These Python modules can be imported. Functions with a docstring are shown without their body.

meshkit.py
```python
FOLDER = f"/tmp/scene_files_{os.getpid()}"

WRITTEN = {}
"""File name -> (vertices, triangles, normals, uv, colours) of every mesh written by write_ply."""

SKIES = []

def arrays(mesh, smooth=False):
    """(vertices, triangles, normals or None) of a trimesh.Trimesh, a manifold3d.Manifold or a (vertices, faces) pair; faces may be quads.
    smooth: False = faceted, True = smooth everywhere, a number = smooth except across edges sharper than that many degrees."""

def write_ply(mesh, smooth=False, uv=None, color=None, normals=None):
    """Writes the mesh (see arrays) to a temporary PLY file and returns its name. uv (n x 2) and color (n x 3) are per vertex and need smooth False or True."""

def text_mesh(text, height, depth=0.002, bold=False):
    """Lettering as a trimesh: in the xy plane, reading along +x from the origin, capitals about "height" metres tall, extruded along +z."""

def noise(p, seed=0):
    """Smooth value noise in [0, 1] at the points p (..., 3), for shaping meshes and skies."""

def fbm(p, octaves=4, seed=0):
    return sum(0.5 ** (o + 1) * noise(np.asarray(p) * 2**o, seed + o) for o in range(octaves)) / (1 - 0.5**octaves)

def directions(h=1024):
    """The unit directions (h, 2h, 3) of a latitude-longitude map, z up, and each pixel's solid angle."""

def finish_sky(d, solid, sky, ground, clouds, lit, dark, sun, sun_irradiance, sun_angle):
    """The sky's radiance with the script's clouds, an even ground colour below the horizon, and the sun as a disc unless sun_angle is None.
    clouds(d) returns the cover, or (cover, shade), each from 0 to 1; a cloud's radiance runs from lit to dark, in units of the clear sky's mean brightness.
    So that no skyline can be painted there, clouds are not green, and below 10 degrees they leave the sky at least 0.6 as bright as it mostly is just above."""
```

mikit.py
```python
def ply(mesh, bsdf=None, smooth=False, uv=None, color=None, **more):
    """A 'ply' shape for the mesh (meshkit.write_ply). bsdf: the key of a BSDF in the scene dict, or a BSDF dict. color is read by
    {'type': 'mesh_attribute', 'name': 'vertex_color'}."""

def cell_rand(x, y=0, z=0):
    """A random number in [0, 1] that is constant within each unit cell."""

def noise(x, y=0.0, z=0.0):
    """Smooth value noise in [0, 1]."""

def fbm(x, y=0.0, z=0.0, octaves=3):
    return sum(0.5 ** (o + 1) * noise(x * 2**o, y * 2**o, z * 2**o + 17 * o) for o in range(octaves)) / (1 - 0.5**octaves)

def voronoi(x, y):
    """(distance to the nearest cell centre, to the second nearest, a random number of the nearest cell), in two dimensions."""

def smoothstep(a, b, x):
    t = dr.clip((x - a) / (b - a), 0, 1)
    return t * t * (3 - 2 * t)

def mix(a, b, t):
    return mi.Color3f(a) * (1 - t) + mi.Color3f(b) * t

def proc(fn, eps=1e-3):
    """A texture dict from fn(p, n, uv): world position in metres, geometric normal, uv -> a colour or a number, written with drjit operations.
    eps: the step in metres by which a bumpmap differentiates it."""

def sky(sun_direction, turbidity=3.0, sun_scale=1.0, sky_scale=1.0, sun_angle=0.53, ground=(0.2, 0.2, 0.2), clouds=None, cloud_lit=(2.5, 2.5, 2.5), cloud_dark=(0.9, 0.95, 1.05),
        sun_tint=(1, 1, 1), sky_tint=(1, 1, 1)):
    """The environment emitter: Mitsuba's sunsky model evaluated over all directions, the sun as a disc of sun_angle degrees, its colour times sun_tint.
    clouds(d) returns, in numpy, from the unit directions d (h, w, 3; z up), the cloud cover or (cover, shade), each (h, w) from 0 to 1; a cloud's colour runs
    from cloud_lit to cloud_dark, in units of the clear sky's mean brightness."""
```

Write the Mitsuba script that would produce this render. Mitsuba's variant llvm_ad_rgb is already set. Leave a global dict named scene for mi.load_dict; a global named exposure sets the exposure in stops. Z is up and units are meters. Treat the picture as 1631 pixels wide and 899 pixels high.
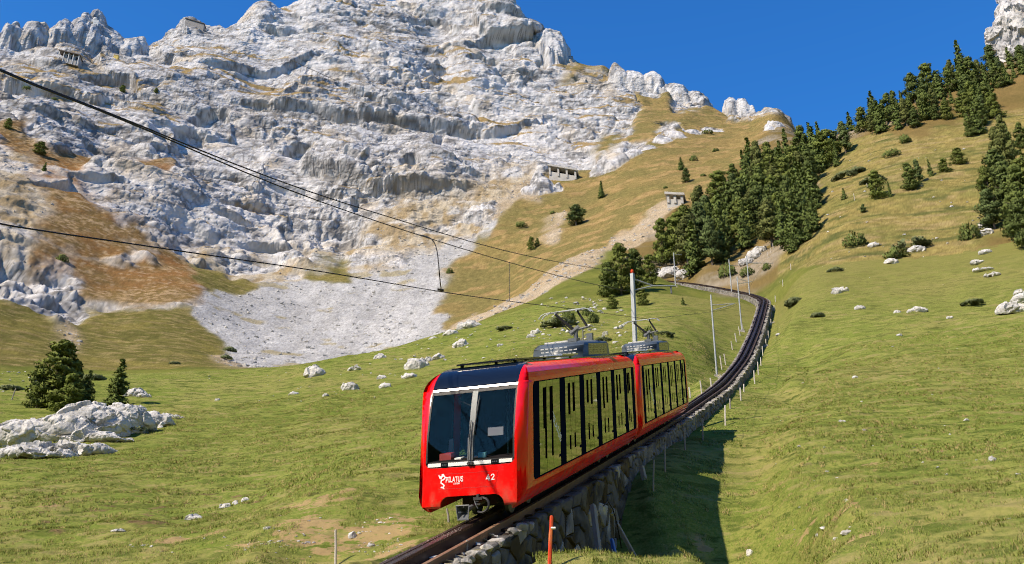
import math
import numpy as np, trimesh, manifold3d as m3, mitsuba as mi, drjit as dr, mikit, meshkit
from scipy.interpolate import RBFInterpolator
from scipy.ndimage import map_coordinates
from scipy.spatial import cKDTree, Voronoi, ConvexHull
from shapely.geometry import Polygon, Point, LineString, box as sbox
import shapely

T = mi.ScalarTransform4f
scene, labels = {}, {}
# ------------------------------------------------------------------ camera, light, exposure
PITCH, FOC, CX, CY = math.radians(23.0), 1412.0, 815.5, 449.5      # focal length in pixels of the 1631 px wide photograph
scene['camera'] = {'type': 'perspective', 'fov': math.degrees(2 * math.atan(CX / FOC)), 'fov_axis': 'x', 'near_clip': 0.3, 'far_clip': 3000.0,
                   'to_world': T().look_at(origin=[0, 0, 0], target=[0, math.cos(PITCH), math.sin(PITCH)], up=[0, 0, 1])}
SUN_AZ, SUN_EL = math.radians(-126.0), math.radians(43.0)
SUN = [math.sin(SUN_AZ) * math.cos(SUN_EL), math.cos(SUN_AZ) * math.cos(SUN_EL), math.sin(SUN_EL)]
scene['daylight'] = mikit.sky(SUN, turbidity=2.2, sky_tint=(0.32, 0.98, 1.66), sun_tint=(.97, 1.0, 1.06), sky_scale=0.85, ground=(0.14, 0.15, 0.08))
exposure = 2.15

# ------------------------------------------------------------------ helpers
def rng(s): return np.random.default_rng(s)
def ray(px, py):
    """(azimuth, tan of elevation) of the sight line through a point of the photograph"""
    x, u = (px - CX) / FOC, (CY - py) / FOC
    f, z = math.cos(PITCH) - u * math.sin(PITCH), math.sin(PITCH) + u * math.cos(PITCH)
    return math.atan2(x, f), z / math.hypot(x, f)
def pt(px, py, r):
    a, e = ray(px, py)
    return np.array([r * math.sin(a), r * math.cos(a), r * e])
def tag(key, label, cat=None, group=None, kind=None):
    d = {}
    if label: d['label'] = label
    if cat: d['category'] = cat
    if group: d['group'] = group
    if kind: d['kind'] = kind
    labels[key] = d
def numbered(base, used):
    k = base; n = 0
    while k in used:
        n += 1; k = f'{base}_{n:03d}'
    used.add(k)
    return k
_things = set()
def thing(name, label, cat, group=None, kind=None):
    k = numbered(name, _things)
    tag(k, label, cat, group, kind)
    return k
_keys = {}
_ORD = 'first second third fourth fifth sixth seventh eighth ninth tenth eleventh twelfth thirteenth fourteenth fifteenth sixteenth seventeenth eighteenth nineteenth twentieth'.split()
_TENS = {2: 'twenty', 3: 'thirty', 4: 'forty'}
def ordinal(n): return _ORD[n - 1] if n <= 20 else (_TENS[n // 10] + ('-' + _ORD[n % 10 - 1] if n % 10 else '')) if n % 10 else {30: 'thirtieth', 40: 'fortieth'}[n]
def obj(name, shape, parent=None):
    base = f'{parent}__{name}' if parent else name
    n = _keys.get(base, -1) + 1; _keys[base] = n
    k = base if n == 0 else f'{base}_{n:03d}'
    assert k not in scene, k
    scene[k] = shape
    return k
cat_ = trimesh.util.concatenate
def box(x0, x1, y0, y1, z0, z1):
    b = trimesh.creation.box([x1 - x0, y1 - y0, z1 - z0]); b.apply_translation([(x0 + x1) / 2, (y0 + y1) / 2, (z0 + z1) / 2]); return b
def tube(points, rad, n=8, caps=True):
    """a tapered tube along points"""
    p = np.asarray(points, float); k = len(p)
    t = np.gradient(p, axis=0); t /= np.linalg.norm(t, axis=1, keepdims=True) + 1e-12
    ref = np.array([0, 0, 1.0]) if abs(t[:, 2]).max() < 0.95 else np.array([1.0, 0.13, 0])
    a = np.cross(t, ref); a /= np.linalg.norm(a, axis=1, keepdims=True) + 1e-12
    b = np.cross(t, a); ang = np.arange(n) * 2 * np.pi / n
    R = np.broadcast_to(rad, (k,))[:, None, None]
    v = (p[:, None] + R * (np.cos(ang)[None, :, None] * a[:, None] + np.sin(ang)[None, :, None] * b[:, None])).reshape(-1, 3)
    i, j = np.meshgrid(np.arange(k - 1), np.arange(n), indexing='ij')
    q = np.stack([i * n + j, (i + 1) * n + j, (i + 1) * n + (j + 1) % n, i * n + (j + 1) % n], -1).reshape(-1, 4)
    f = np.vstack([q[:, [0, 1, 2]], q[:, [0, 2, 3]]])
    if caps:
        v = np.vstack([v, p[0], p[-1]]); c0, c1 = len(v) - 2, len(v) - 1; jj = np.arange(n)
        f = np.vstack([f, np.stack([np.full(n, c0), jj, (jj + 1) % n], 1), np.stack([np.full(n, c1), (k - 1) * n + (jj + 1) % n, (k - 1) * n + jj], 1)])
    m = trimesh.Trimesh(v, f, process=False)
    return m
def grid_faces(nr, nc):
    i, j = np.meshgrid(np.arange(nr - 1), np.arange(nc - 1), indexing='ij')
    a = i * nc + j
    return np.stack([a, a + 1, a + nc + 1, a + nc], -1).reshape(-1, 4)
def hull(p):
    p = np.asarray(p); h = ConvexHull(p)
    m = trimesh.Trimesh(p, h.simplices, process=False); m.remove_unreferenced_vertices(); m.fix_normals(); return m
def sstep(a, b, x):
    t = np.clip((x - a) / (b - a), 0, 1); return t * t * (3 - 2 * t)
from concurrent.futures import ThreadPoolExecutor
_pool = ThreadPoolExecutor(4)
def noise3(p, seed=0):
    p = np.asarray(p, float)
    if p.ndim != 2 or len(p) < 20000: return meshkit.noise(p, seed)
    return np.concatenate(list(_pool.map(lambda c: meshkit.noise(c, seed), np.array_split(p, 24))))
def fbm3(p, octaves=4, seed=0):
    p = np.asarray(p, float)
    return sum(0.5 ** (o + 1) * noise3(p * 2 ** o, seed + o) for o in range(octaves)) / (1 - 0.5 ** octaves)
def rgb(*c): return {'type': 'rgb', 'value': list(c)}

# ------------------------------------------------------------------ the railway's line
CAR_AZ, GRADE = 0.340, 0.328
SA, CA = math.sin(CAR_AZ), math.cos(CAR_AZ)
CAR_O = np.array([-0.814, 19.157, 2.884])           # middle of the first car's front skirt, bottom edge
RAILDROP = 0.36                                     # the running surface lies this far below it
def straight(u): return CAR_O + u * np.array([SA, CA, GRADE]) - [0, 0, RAILDROP]
TRK = [(1133, 624, 55.0), (1160, 600, 66.0), (1181.5, 573.5, 76.0), (1195, 547, 86.0), (1203, 528, 93.0), (1211, 504, 102.5), (1216, 485, 111.0), (1215, 477, 116.0),
       (1205.5, 472, 120.0), (1192, 468, 124.5), (1173.5, 464, 129.5), (1133, 456.5, 138.5), (1107, 452.5, 144.0), (1080, 449.5, 150.0), (1052, 447.0, 156.5)]
_b = [straight(u) - [0.0022 * max(0, 4 - u) ** 2, 0, 0] for u in np.arange(-26, 29, 3.0)] + [pt(*q) for q in TRK]
_b = np.array(_b)
from scipy.interpolate import CubicSpline, PchipInterpolator
_s = np.r_[0, np.cumsum(np.linalg.norm(np.diff(_b, axis=0), axis=1))]
_cs = CubicSpline(_s, _b)
TS = np.arange(0, _s[-1], 0.25); TP = _cs(TS)
S0 = _s[26 // 3 + 0] if False else float(TS[np.argmin(np.linalg.norm(TP - straight(0), axis=1))])   # chainage of the first car's front
TT = np.gradient(TP[:, :2], axis=0); TT /= np.linalg.norm(TT, axis=1, keepdims=True)
TR = np.c_[TT[:, 1], -TT[:, 0]]                     # to the right of the line, looking uphill
def along(s, off=0.0, up=0.0):
    """points at chainage s (from the first car's front, uphill positive), off metres to the right and up metres above the rails"""
    s = np.asarray(s, float) + S0
    P = np.stack([np.interp(s, TS, TP[:, k]) for k in range(3)], -1); R = np.stack([np.interp(s, TS, TR[:, k]) for k in range(2)], -1)
    o = np.broadcast_to(off, s.shape)[..., None]
    return np.concatenate([P[..., :2] + R * o, (P[..., 2] + up)[..., None]], -1)
# ------------------------------------------------------------------ the lie of the land: surveyed points (sight line of the photograph, distance), read as height over plan
SURVEY = {   # px: [(py, metres), ...] from near to far; a second point lower than the one before is a hidden dip or the far side of a crest
    -250: [(899, 24), (800, 38), (700, 62), (600, 105), (540, 140), (470, 180), (330, 225), (200, 300), (110, 390), (70, 430), (120, 460), (350, 560), (700, 760)],
    0: [(899, 26), (800, 39), (715, 62), (655, 84), (600, 112), (560, 138), (490, 175), (440, 192), (330, 228), (260, 262), (200, 300), (110, 388), (62, 428), (90, 450), (330, 560), (700, 760)],
    150: [(899, 24), (800, 36), (700, 62), (640, 88), (600, 112), (580, 138), (520, 178), (495, 192), (470, 203), (400, 226), (330, 250), (268, 280), (252, 298), (190, 335), (120, 385), (95, 410), (48, 430), (75, 450), (300, 560), (700, 760)],
    300: [(899, 22), (800, 35), (700, 60), (640, 84), (595, 112), (578, 140), (520, 182), (480, 200), (440, 222), (400, 252), (330, 272), (272, 285), (254, 300), (180, 338), (110, 388), (65, 420), (34, 440), (65, 465), (300, 560), (700, 760)],
    420: [(899, 20), (800, 31), (700, 55), (620, 88), (588, 110), (586, 140), (540, 188), (490, 214), (440, 246), (405, 266), (330, 284), (260, 300), (200, 326), (130, 375), (60, 422), (15, 448), (40, 475), (300, 570), (700, 760)],
    550: [(899, 17), (800, 26), (700, 46), (620, 78), (568, 106), (585, 145), (540, 188), (490, 214), (440, 244), (405, 268), (330, 287), (250, 305), (180, 340), (100, 395), (0, 455), (-45, 490), (0, 525), (300, 600), (700, 760)],
    700: [(860, 19), (760, 29), (650, 55), (580, 84), (532, 112), (545, 150), (505, 190), (470, 214), (430, 238), (390, 262), (340, 282), (260, 307), (190, 345), (120, 400), (40, 450), (-45, 492), (0, 525), (300, 600), (700, 760)],
    800: [(640, 50), (560, 80), (500, 120), (490, 165), (462, 205), (430, 225), (385, 248), (340, 272), (300, 296), (240, 326), (160, 380), (60, 430), (-10, 462), (20, 490), (300, 600), (700, 760)],
    850: [(620, 52), (560, 74), (500, 106), (470, 145), (448, 188), (400, 228), (350, 262), (300, 292), (240, 328), (170, 378), (110, 415), (60, 440), (85, 465), (300, 560), (700, 760)],
    900: [(600, 52), (560, 68), (500, 98), (460, 130), (420, 180), (400, 215), (350, 252), (290, 298), (240, 333), (180, 375), (120, 418), (84, 438), (110, 465), (300, 560), (700, 760)],
    960: [(560, 70), (510, 96), (470, 118), (430, 155), (400, 194), (350, 238), (300, 278), (250, 318), (190, 370), (130, 415), (103, 432), (130, 460), (300, 560), (700, 760)],
    1040: [(560, 68), (500, 97), (462, 120), (440, 152), (400, 180), (360, 208), (320, 238), (280, 270), (230, 318), (200, 350), (160, 405), (128, 432), (150, 455), (300, 550), (700, 760)],
    1120: [(600, 62), (560, 76), (510, 97), (470, 124), (440, 150), (400, 172), (340, 205), (300, 238), (260, 282), (215, 338), (185, 385), (155, 428), (180, 455), (300, 540), (700, 760)],
    1200: [(440, 142), (400, 158), (340, 188), (290, 222), (240, 285), (205, 350), (188, 405), (215, 440), (400, 540), (700, 760)],
    1260: [(760, 30), (700, 37), (600, 60), (520, 86), (460, 112), (400, 142), (340, 172), (280, 205), (230, 262), (203, 345), (200, 390), (230, 430), (400, 540), (700, 760)],
    1340: [(899, 17.2), (820, 22), (750, 30), (600, 60), (500, 90), (440, 110), (400, 124), (340, 148), (290, 172), (240, 200), (213, 232), (240, 270), (400, 400), (700, 700)],
    1440: [(899, 16.2), (820, 21), (750, 29), (600, 58), (500, 88), (440, 108), (380, 128), (320, 148), (260, 172), (200, 202), (160, 228), (185, 265), (350, 400), (700, 700)],
    1540: [(899, 15.2), (820, 20), (750, 28), (600, 56), (500, 86), (440, 104), (380, 124), (320, 144), (240, 176), (180, 204), (122, 236), (150, 270), (330, 400), (700, 700)],
    1631: [(899, 14.5), (820, 19), (750, 27), (600, 55), (500, 82), (440, 100), (380, 118), (320, 138), (230, 176), (150, 212), (92, 245), (110, 285), (330, 420), (700, 700)],
    1900: [(899, 13), (750, 24), (600, 50), (500, 74), (380, 108), (300, 136), (200, 180), (100, 225), (60, 260), (100, 300), (330, 440), (700, 700)],
    2400: [(899, 12), (700, 30), (500, 66), (380, 100), (300, 130), (200, 175), (150, 230), (200, 300), (400, 440), (800, 700)],
}
_A, _R, _E = [], [], []
def survey(p):
    _A.append(math.atan2(p[0], p[1])); _R.append(math.hypot(p[0], p[1])); _E.append(p[2] / _R[-1])
for px, rows in SURVEY.items():
    for py, r in rows: survey(pt(px, py, r))
for s in np.r_[np.arange(-12, -1, 2.0), np.arange(0, 30, 3.0)]:      # beside the track bed
    survey(along(s, -2.2, -0.55))
for s in np.arange(-12, 0.1, 2.0): survey(along(s, 1.7, -0.62)); survey(along(s, 2.7, -0.24 - .03 * (s + 6) * (s > -6) - .10 * (s > -1))); survey(along(s, 4.5, -0.45 - .04 * max(0, s + 6)))
survey(along(2.0, 2.6, -1.25)); survey(along(3.2, 2.8, -1.9))
for s, dz in ((2, -1.5), (4, -2.4), (6, -3.1), (8, -3.4), (9.5, -3.0), (11.5, -1.3), (14, -0.95), (17, -0.85), (20, -0.85), (24, -0.9), (28, -1.0)):   # the gully that passes under it
    survey(along(s, 1.7, dz)); survey(along(s, 0.0, dz))
survey(along(3.0, 4.2, -2.1)); survey(along(7.0, 5.0, -4.3)); survey(along(11, 5.0, -2.4)); survey(along(16, 5, -1.9))
for s in np.arange(32, 70, 6.0): survey(along(s, -2.0, -0.5)); survey(along(s, 1.8, -1.0)); survey(along(s, 4.5, -1.35))
for s in np.arange(70, 158, 6.0): survey(along(s, -2.2, -0.7)); survey(along(s, 2.2, -0.7))
for a in np.radians(np.arange(-180, 181, 20)):                        # round about the viewer
    for r in (5.0, 9.0):
        if not (abs(a) < math.radians(60) and r > 6): survey([r * math.sin(a), r * math.cos(a), -3.2 + 0.27 * r * math.cos(a) + 0.04 * r * math.sin(a)])
    if not (-1.0 < a < 1.2):
        for r in (20.0, 60.0, 200.0, 700.0): survey([r * math.sin(a), r * math.cos(a), -3.2 + 0.25 * r * math.cos(a) * (1 - 0.0005 * r) + 0.08 * r * math.sin(a)])
_K = 3.2
def _dom(a, r): return np.stack([np.asarray(a) * _K, np.log(r)], -1)
_A, _R, _E = map(np.array, (_A, _R, _E))
_rbf = RBFInterpolator(_dom(_A, _R), _E, kernel='thin_plate_spline', smoothing=2e-4)
LUT_A, LUT_L = np.linspace(-math.pi, math.pi, 721), np.linspace(math.log(3.5), math.log(900), 420)
_ga, _gl = np.meshgrid(LUT_A, LUT_L, indexing='ij')
LUT = _rbf(np.stack([_ga.ravel() * _K, _gl.ravel()], -1)).reshape(_ga.shape)
from scipy.ndimage import spline_filter
LUT = spline_filter(LUT, order=3)
def base_e(a, r):
    ia = (np.asarray(a) - LUT_A[0]) / (LUT_A[1] - LUT_A[0]); il = (np.log(np.maximum(r, 3.51)) - LUT_L[0]) / (LUT_L[1] - LUT_L[0])
    return map_coordinates(LUT, [np.broadcast_to(ia, np.shape(r)), il], order=3, mode='nearest', prefilter=False)
def ground(x, y):
    """height of the smooth land surface"""
    x, y = np.asarray(x, float), np.asarray(y, float)
    r = np.maximum(np.hypot(x, y), 3.52)
    return base_e(np.arctan2(x, y), r) * r
def hit(px, py, r0=8.0, r1=520.0, skip=0.0):
    """where the sight line through a point of the photograph first meets the land"""
    a, e = ray(px, py); r = np.exp(np.linspace(math.log(r0), math.log(r1), 1500))
    d = base_e(np.full_like(r, a), r) - e
    d[r < skip] = -1
    i = np.argmax(d > 0)
    if d[i] <= 0: i = np.argmax(d)
    r = r[i]
    return np.array([r * math.sin(a), r * math.cos(a), base_e(np.array([a]), np.array([r]))[0] * r])
# ------------------------------------------------------------------ land cover: what grows or lies where (surveyed the same way)
COVER = {   # photograph row: (from, to, kind) - R limestone wall, T tan broken slope, S scree, O orange heath with crags, V valley grass, B ochre hill grass, D stony chute, M dry meadow, F forest floor, G green meadow
    8: [(430, 820, 'R')], 34: [(150, 840, 'R')], 60: [(0, 890, 'R'), (1600, 1640, 'F')], 90: [(0, 900, 'R'), (1560, 1640, 'F')],
    112: [(0, 890, 'R'), (915, 960, 'B'), (985, 1020, 'R'), (1540, 1640, 'F')], 135: [(0, 1040, 'R'), (1480, 1640, 'F')], 160: [(0, 1000, 'R'), (1030, 1060, 'B'), (1085, 1110, 'R'), (1440, 1640, 'F')],
    182: [(0, 1000, 'R'), (1030, 1140, 'B'), (1160, 1200, 'R'), (1420, 1520, 'F'), (1545, 1640, 'M')], 206: [(0, 20, 'O'), (55, 990, 'R'), (1015, 1040, 'B'), (1065, 1075, 'R'), (1100, 1220, 'B'), (1240, 1290, 'F'), (1340, 1480, 'F'), (1510, 1640, 'M')],
    232: [(0, 50, 'O'), (80, 940, 'R'), (960, 975, 'B'), (985, 1015, 'R'), (1045, 1180, 'B'), (1215, 1290, 'F'), (1320, 1640, 'M')],
    258: [(0, 40, 'T'), (60, 110, 'O'), (140, 260, 'O'), (300, 900, 'R'), (940, 960, 'R'), (990, 1160, 'B'), (1200, 1290, 'F'), (1310, 1640, 'M')],
    282: [(0, 40, 'T'), (70, 120, 'O'), (150, 760, 'R'), (780, 830, 'T'), (850, 875, 'R'), (905, 1130, 'B'), (1160, 1290, 'F'), (1310, 1640, 'M')],
    306: [(0, 60, 'T'), (80, 140, 'O'), (165, 590, 'R'), (630, 800, 'T'), (825, 840, 'D'), (870, 1110, 'B'), (1140, 1290, 'F'), (1310, 1640, 'M')],
    332: [(0, 60, 'T'), (80, 170, 'O'), (195, 590, 'R'), (620, 780, 'T'), (805, 815, 'D'), (840, 1020, 'B'), (1050, 1060, 'D'), (1100, 1290, 'F'), (1310, 1640, 'M')],
    358: [(0, 60, 'T'), (85, 215, 'O'), (240, 580, 'R'), (600, 755, 'T'), (778, 785, 'S'), (810, 860, 'B'), (875, 880, 'D'), (900, 1000, 'B'), (1025, 1045, 'D'), (1070, 1280, 'F'), (1300, 1640, 'M')],
    384: [(0, 50, 'T'), (75, 250, 'O'), (280, 560, 'R'), (590, 690, 'T'), (720, 745, 'S'), (770, 860, 'B'), (878, 885, 'D'), (905, 960, 'B'), (985, 1005, 'D'), (1040, 1260, 'F'), (1290, 1560, 'M'), (1580, 1640, 'F')],
    410: [(0, 40, 'R'), (80, 270, 'O'), (310, 540, 'T'), (570, 640, 'T'), (670, 720, 'S'), (745, 900, 'B'), (940, 955, 'D'), (975, 985, 'G'), (1010, 1230, 'F'), (1270, 1560, 'M'), (1590, 1640, 'M')],
    434: [(0, 110, 'R'), (150, 290, 'O'), (320, 350, 'V'), (380, 470, 'T'), (510, 550, 'V'), (580, 700, 'S'), (720, 850, 'B'), (885, 915, 'D'), (945, 985, 'G'), (1020, 1080, 'F'), (1190, 1230, 'F'), (1270, 1640, 'G')],
    458: [(0, 130, 'R'), (165, 300, 'O'), (325, 335, 'V'), (350, 385, 'V'), (440, 690, 'S'), (715, 830, 'B'), (850, 868, 'D'), (895, 1060, 'G'), (1250, 1640, 'G')],
    482: [(0, 35, 'V'), (65, 120, 'R'), (155, 300, 'O'), (325, 690, 'S'), (715, 785, 'B'), (805, 825, 'D'), (850, 920, 'G')],
    505: [(0, 55, 'V'), (80, 105, 'R'), (140, 300, 'V'), (335, 700, 'S'), (730, 738, 'B'), (755, 775, 'D'), (800, 900, 'G')],
    528: [(0, 80, 'V'), (96, 106, 'D'), (125, 320, 'V'), (350, 690, 'S')], 552: [(0, 95, 'V'), (108, 116, 'D'), (130, 340, 'V'), (365, 600, 'S')], 573: [(0, 330, 'V'), (350, 360, 'D'), (385, 460, 'S')],
}
KINDS = 'RTSOVBDMFG'
_p, _k = [], []
for py, runs in COVER.items():
    for x0, x1, k in runs:
        for px in np.linspace(x0, x1, max(1, int(round((x1 - x0) / 22)) + 1)):
            _p.append(hit(px, py, skip=40.0)); _k.append(KINDS.index(k))
for px in range(-200, 1900, 60):
    for py in (600, 640, 700, 780, 880): _p.append(hit(px, py)); _k.append(9)
_p, _k = np.array(_p), np.array(_k)
def _cdom(x, y):
    r = np.hypot(x, y); return np.stack([np.arctan2(x, y) * 2.6, np.log(r)], -1)
_ctree = cKDTree(_cdom(_p[:, 0], _p[:, 1]))
def cover(x, y, warp=1.0):
    """weights (n, 10) of the kinds of ground at plan points"""
    q = np.stack([x, y, np.zeros_like(x)], -1)
    w = _cdom(x, y) + warp * np.stack([(fbm3(q / 15.0, 5, 5) - .5) * 0.085, (fbm3(q / 15.0 + 50, 5, 9) - .5) * 0.10], -1)
    d, i = _ctree.query(w, k=6)
    g = 1.0 / (d ** 10 + 1e-15)
    W = np.zeros((len(x), len(KINDS)))
    for j in range(6): np.add.at(W, (np.arange(len(x)), _k[i[:, j]]), g[:, j])
    return W / W.sum(1, keepdims=True)

def facets(P, scale, seed, amp, crack=0.0, stretch=(1, 1, 1.0), thick=1.2, jump=.55, mode=None):
    """broken rock: space split into random cells, each pushed out or in and tilted"""
    g = rng(seed); S = np.asarray(stretch, float) * scale
    Q = P / S
    n = int(min(60000, max(200, len(P) // 6)))
    sub = Q[g.choice(len(Q), n)]
    key = np.unique(np.floor(sub / 0.9).astype(int), axis=0)
    C = (key + g.random(key.shape)) * 0.9 + (g.random(key.shape) - .5) * thick
    d, i = cKDTree(C).query(Q, k=4 if mode else 2, workers=-1)
    off = g.normal(0, 1, len(C)); G = g.normal(0, 0.55, (len(C), 3))
    if mode:
        v = np.stack([np.clip(off[i[:, k]], -1.6, 1.6) * jump + ((Q - C[i[:, k]]) * G[i[:, k]] * 1.5).sum(1) for k in range(4)], 1)
        D = amp * (v.min(1) + .7 if mode == 'min' else v.max(1) - .7)
        if crack: D -= crack * np.exp(-((d[:, 1] - d[:, 0]) / 0.08) ** 2)
        return D
    c = i[:, 0]
    D = amp * (np.clip(off[c], -1.6, 1.6) * jump + ((Q - C[c]) * G[c]).sum(1))
    if crack: D -= crack * np.exp(-((d[:, 1] - d[:, 0]) / 0.10) ** 2)
    return D
def normals_of(V, nr, nc):
    V = V.reshape(nr, nc, 3)
    du = np.gradient(V, axis=1); dv = np.gradient(V, axis=0)
    n = np.cross(du, dv); n /= np.linalg.norm(n, axis=-1, keepdims=True) + 1e-12
    n[n[..., 2] < 0] *= -1 if False else 1
    return n.reshape(-1, 3)

# ------------------------------------------------------------------ the mountain, the valley and the hill beyond the meadow
NEAR = 118.0
def land_rows(parts):
    return np.concatenate([np.linspace(a, b, n, endpoint=False) for a, b, n in parts])
QUAL = 1.0
r_far = np.r_[land_rows([(NEAR - 1.5, 150, int(45 * QUAL)), (150, 250, int(170 * QUAL)), (250, 300, int(150 * QUAL)), (300, 470, int(430 * QUAL)), (470, 540, 40), (540, 860, 16)]), 860.0]
a_far = np.r_[np.linspace(-0.74, -0.62, 16, endpoint=False), np.linspace(-0.62, 0.62, int(1040 * QUAL)), np.linspace(0.62, 0.80, 24)[1:]]
nr, nc = len(r_far), len(a_far)
ra, aa = np.meshgrid(r_far, a_far, indexing='ij')
X, Y = (ra * np.sin(aa)).ravel(), (ra * np.cos(aa)).ravel()
Z = ground(X, Y)
_d, _i = cKDTree(TP[::2, :2]).query(np.stack([X, Y], -1)); Z = np.minimum(Z, np.where(_d < 4, TP[::2, 2][_i] - .42 + np.maximum(0, _d - 1.0) * .9, 1e9))
P = np.stack([X, Y, Z], -1)
N = normals_of(P, nr, nc)
N[:, :2] *= 1.0
W = cover(X, Y)
wR, wT, wS, wO, wV, wB, wD, wM, wF, wG = W.T
crag = sstep(.52, .66, fbm3(P / 16.0 + 7, 4, 21) + .10 * (fbm3(P / [40, 40, 9.0], 3, 23) - .5))        # rocks that stand out of heath and tan slopes
craggy = np.clip(wR + wT * (.35 + .65 * crag) + wO * crag * .9 + wF * .15 * crag + wB * .12 * crag, 0, 1)
from scipy.ndimage import gaussian_filter
CRAGS = [   # towers and ribs of rock that stand out of the land: px, py of the foot, metres off, width px, height px
    (8, 72, 415, 34, 46), (38, 82, 415, 44, 50), (78, 84, 415, 34, 46), (112, 80, 418, 40, 46), (150, 76, 420, 70, 48), (203, 74, 420, 40, 34), (880, 82, 432, 52, 50), (868, 70, 432, 34, 38), (988, 130, 424, 26, 28), (1012, 138, 424, 34, 26), (1045, 144, 424, 40, 22), (1085, 152, 424, 40, 16), (1118, 158, 424, 36, 12),
    (1170, 190, 400, 26, 34), (1187, 192, 400, 24, 36), (1200, 194, 400, 14, 22), (1158, 188, 400, 10, 12), (975, 262, 300, 46, 20), (1005, 250, 306, 34, 13), (1030, 238, 312, 28, 9), (1055, 218, 322, 28, 9), (1078, 207, 330, 26, 8), (1105, 196, 342, 26, 7), (1135, 188, 352, 30, 6), (950, 268, 298, 26, 11),
    (862, 300, 289, 44, 26), (887, 306, 289, 24, 14), (843, 306, 288, 22, 14), (1240, 215, 335, 30, 10), (1228, 222, 330, 18, 12)]
CW = np.zeros_like(X)
_wx = (fbm3(P / 5.0 + 3, 3, 301) - .5); _wy = (fbm3(P / 5.0 + 60, 3, 302) - .5)
for px, py, r, w, h in CRAGS:
    c = pt(px, py, r); k_ = (c[1] * math.cos(PITCH) + c[2] * math.sin(PITCH)) / FOC; R_ = w * k_ * .55
    near_ = np.abs(X - c[0]) + np.abs(Y - c[1]) < 4 * R_
    d = np.hypot(X[near_] - c[0] + _wx[near_] * R_ * .9, (Y[near_] - c[1] - R_ * .5 + _wy[near_] * R_ * .9) / 1.15) / R_
    P[near_, 2] = np.maximum(P[near_, 2], np.where(d < 1.25, Z[near_] + h * k_ * 1.05 * np.clip(1 - d ** 2.6, 0, 1) ** .75, -1e9))
    CW[near_] = np.maximum(CW[near_], sstep(1.15, .85, d))
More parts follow.
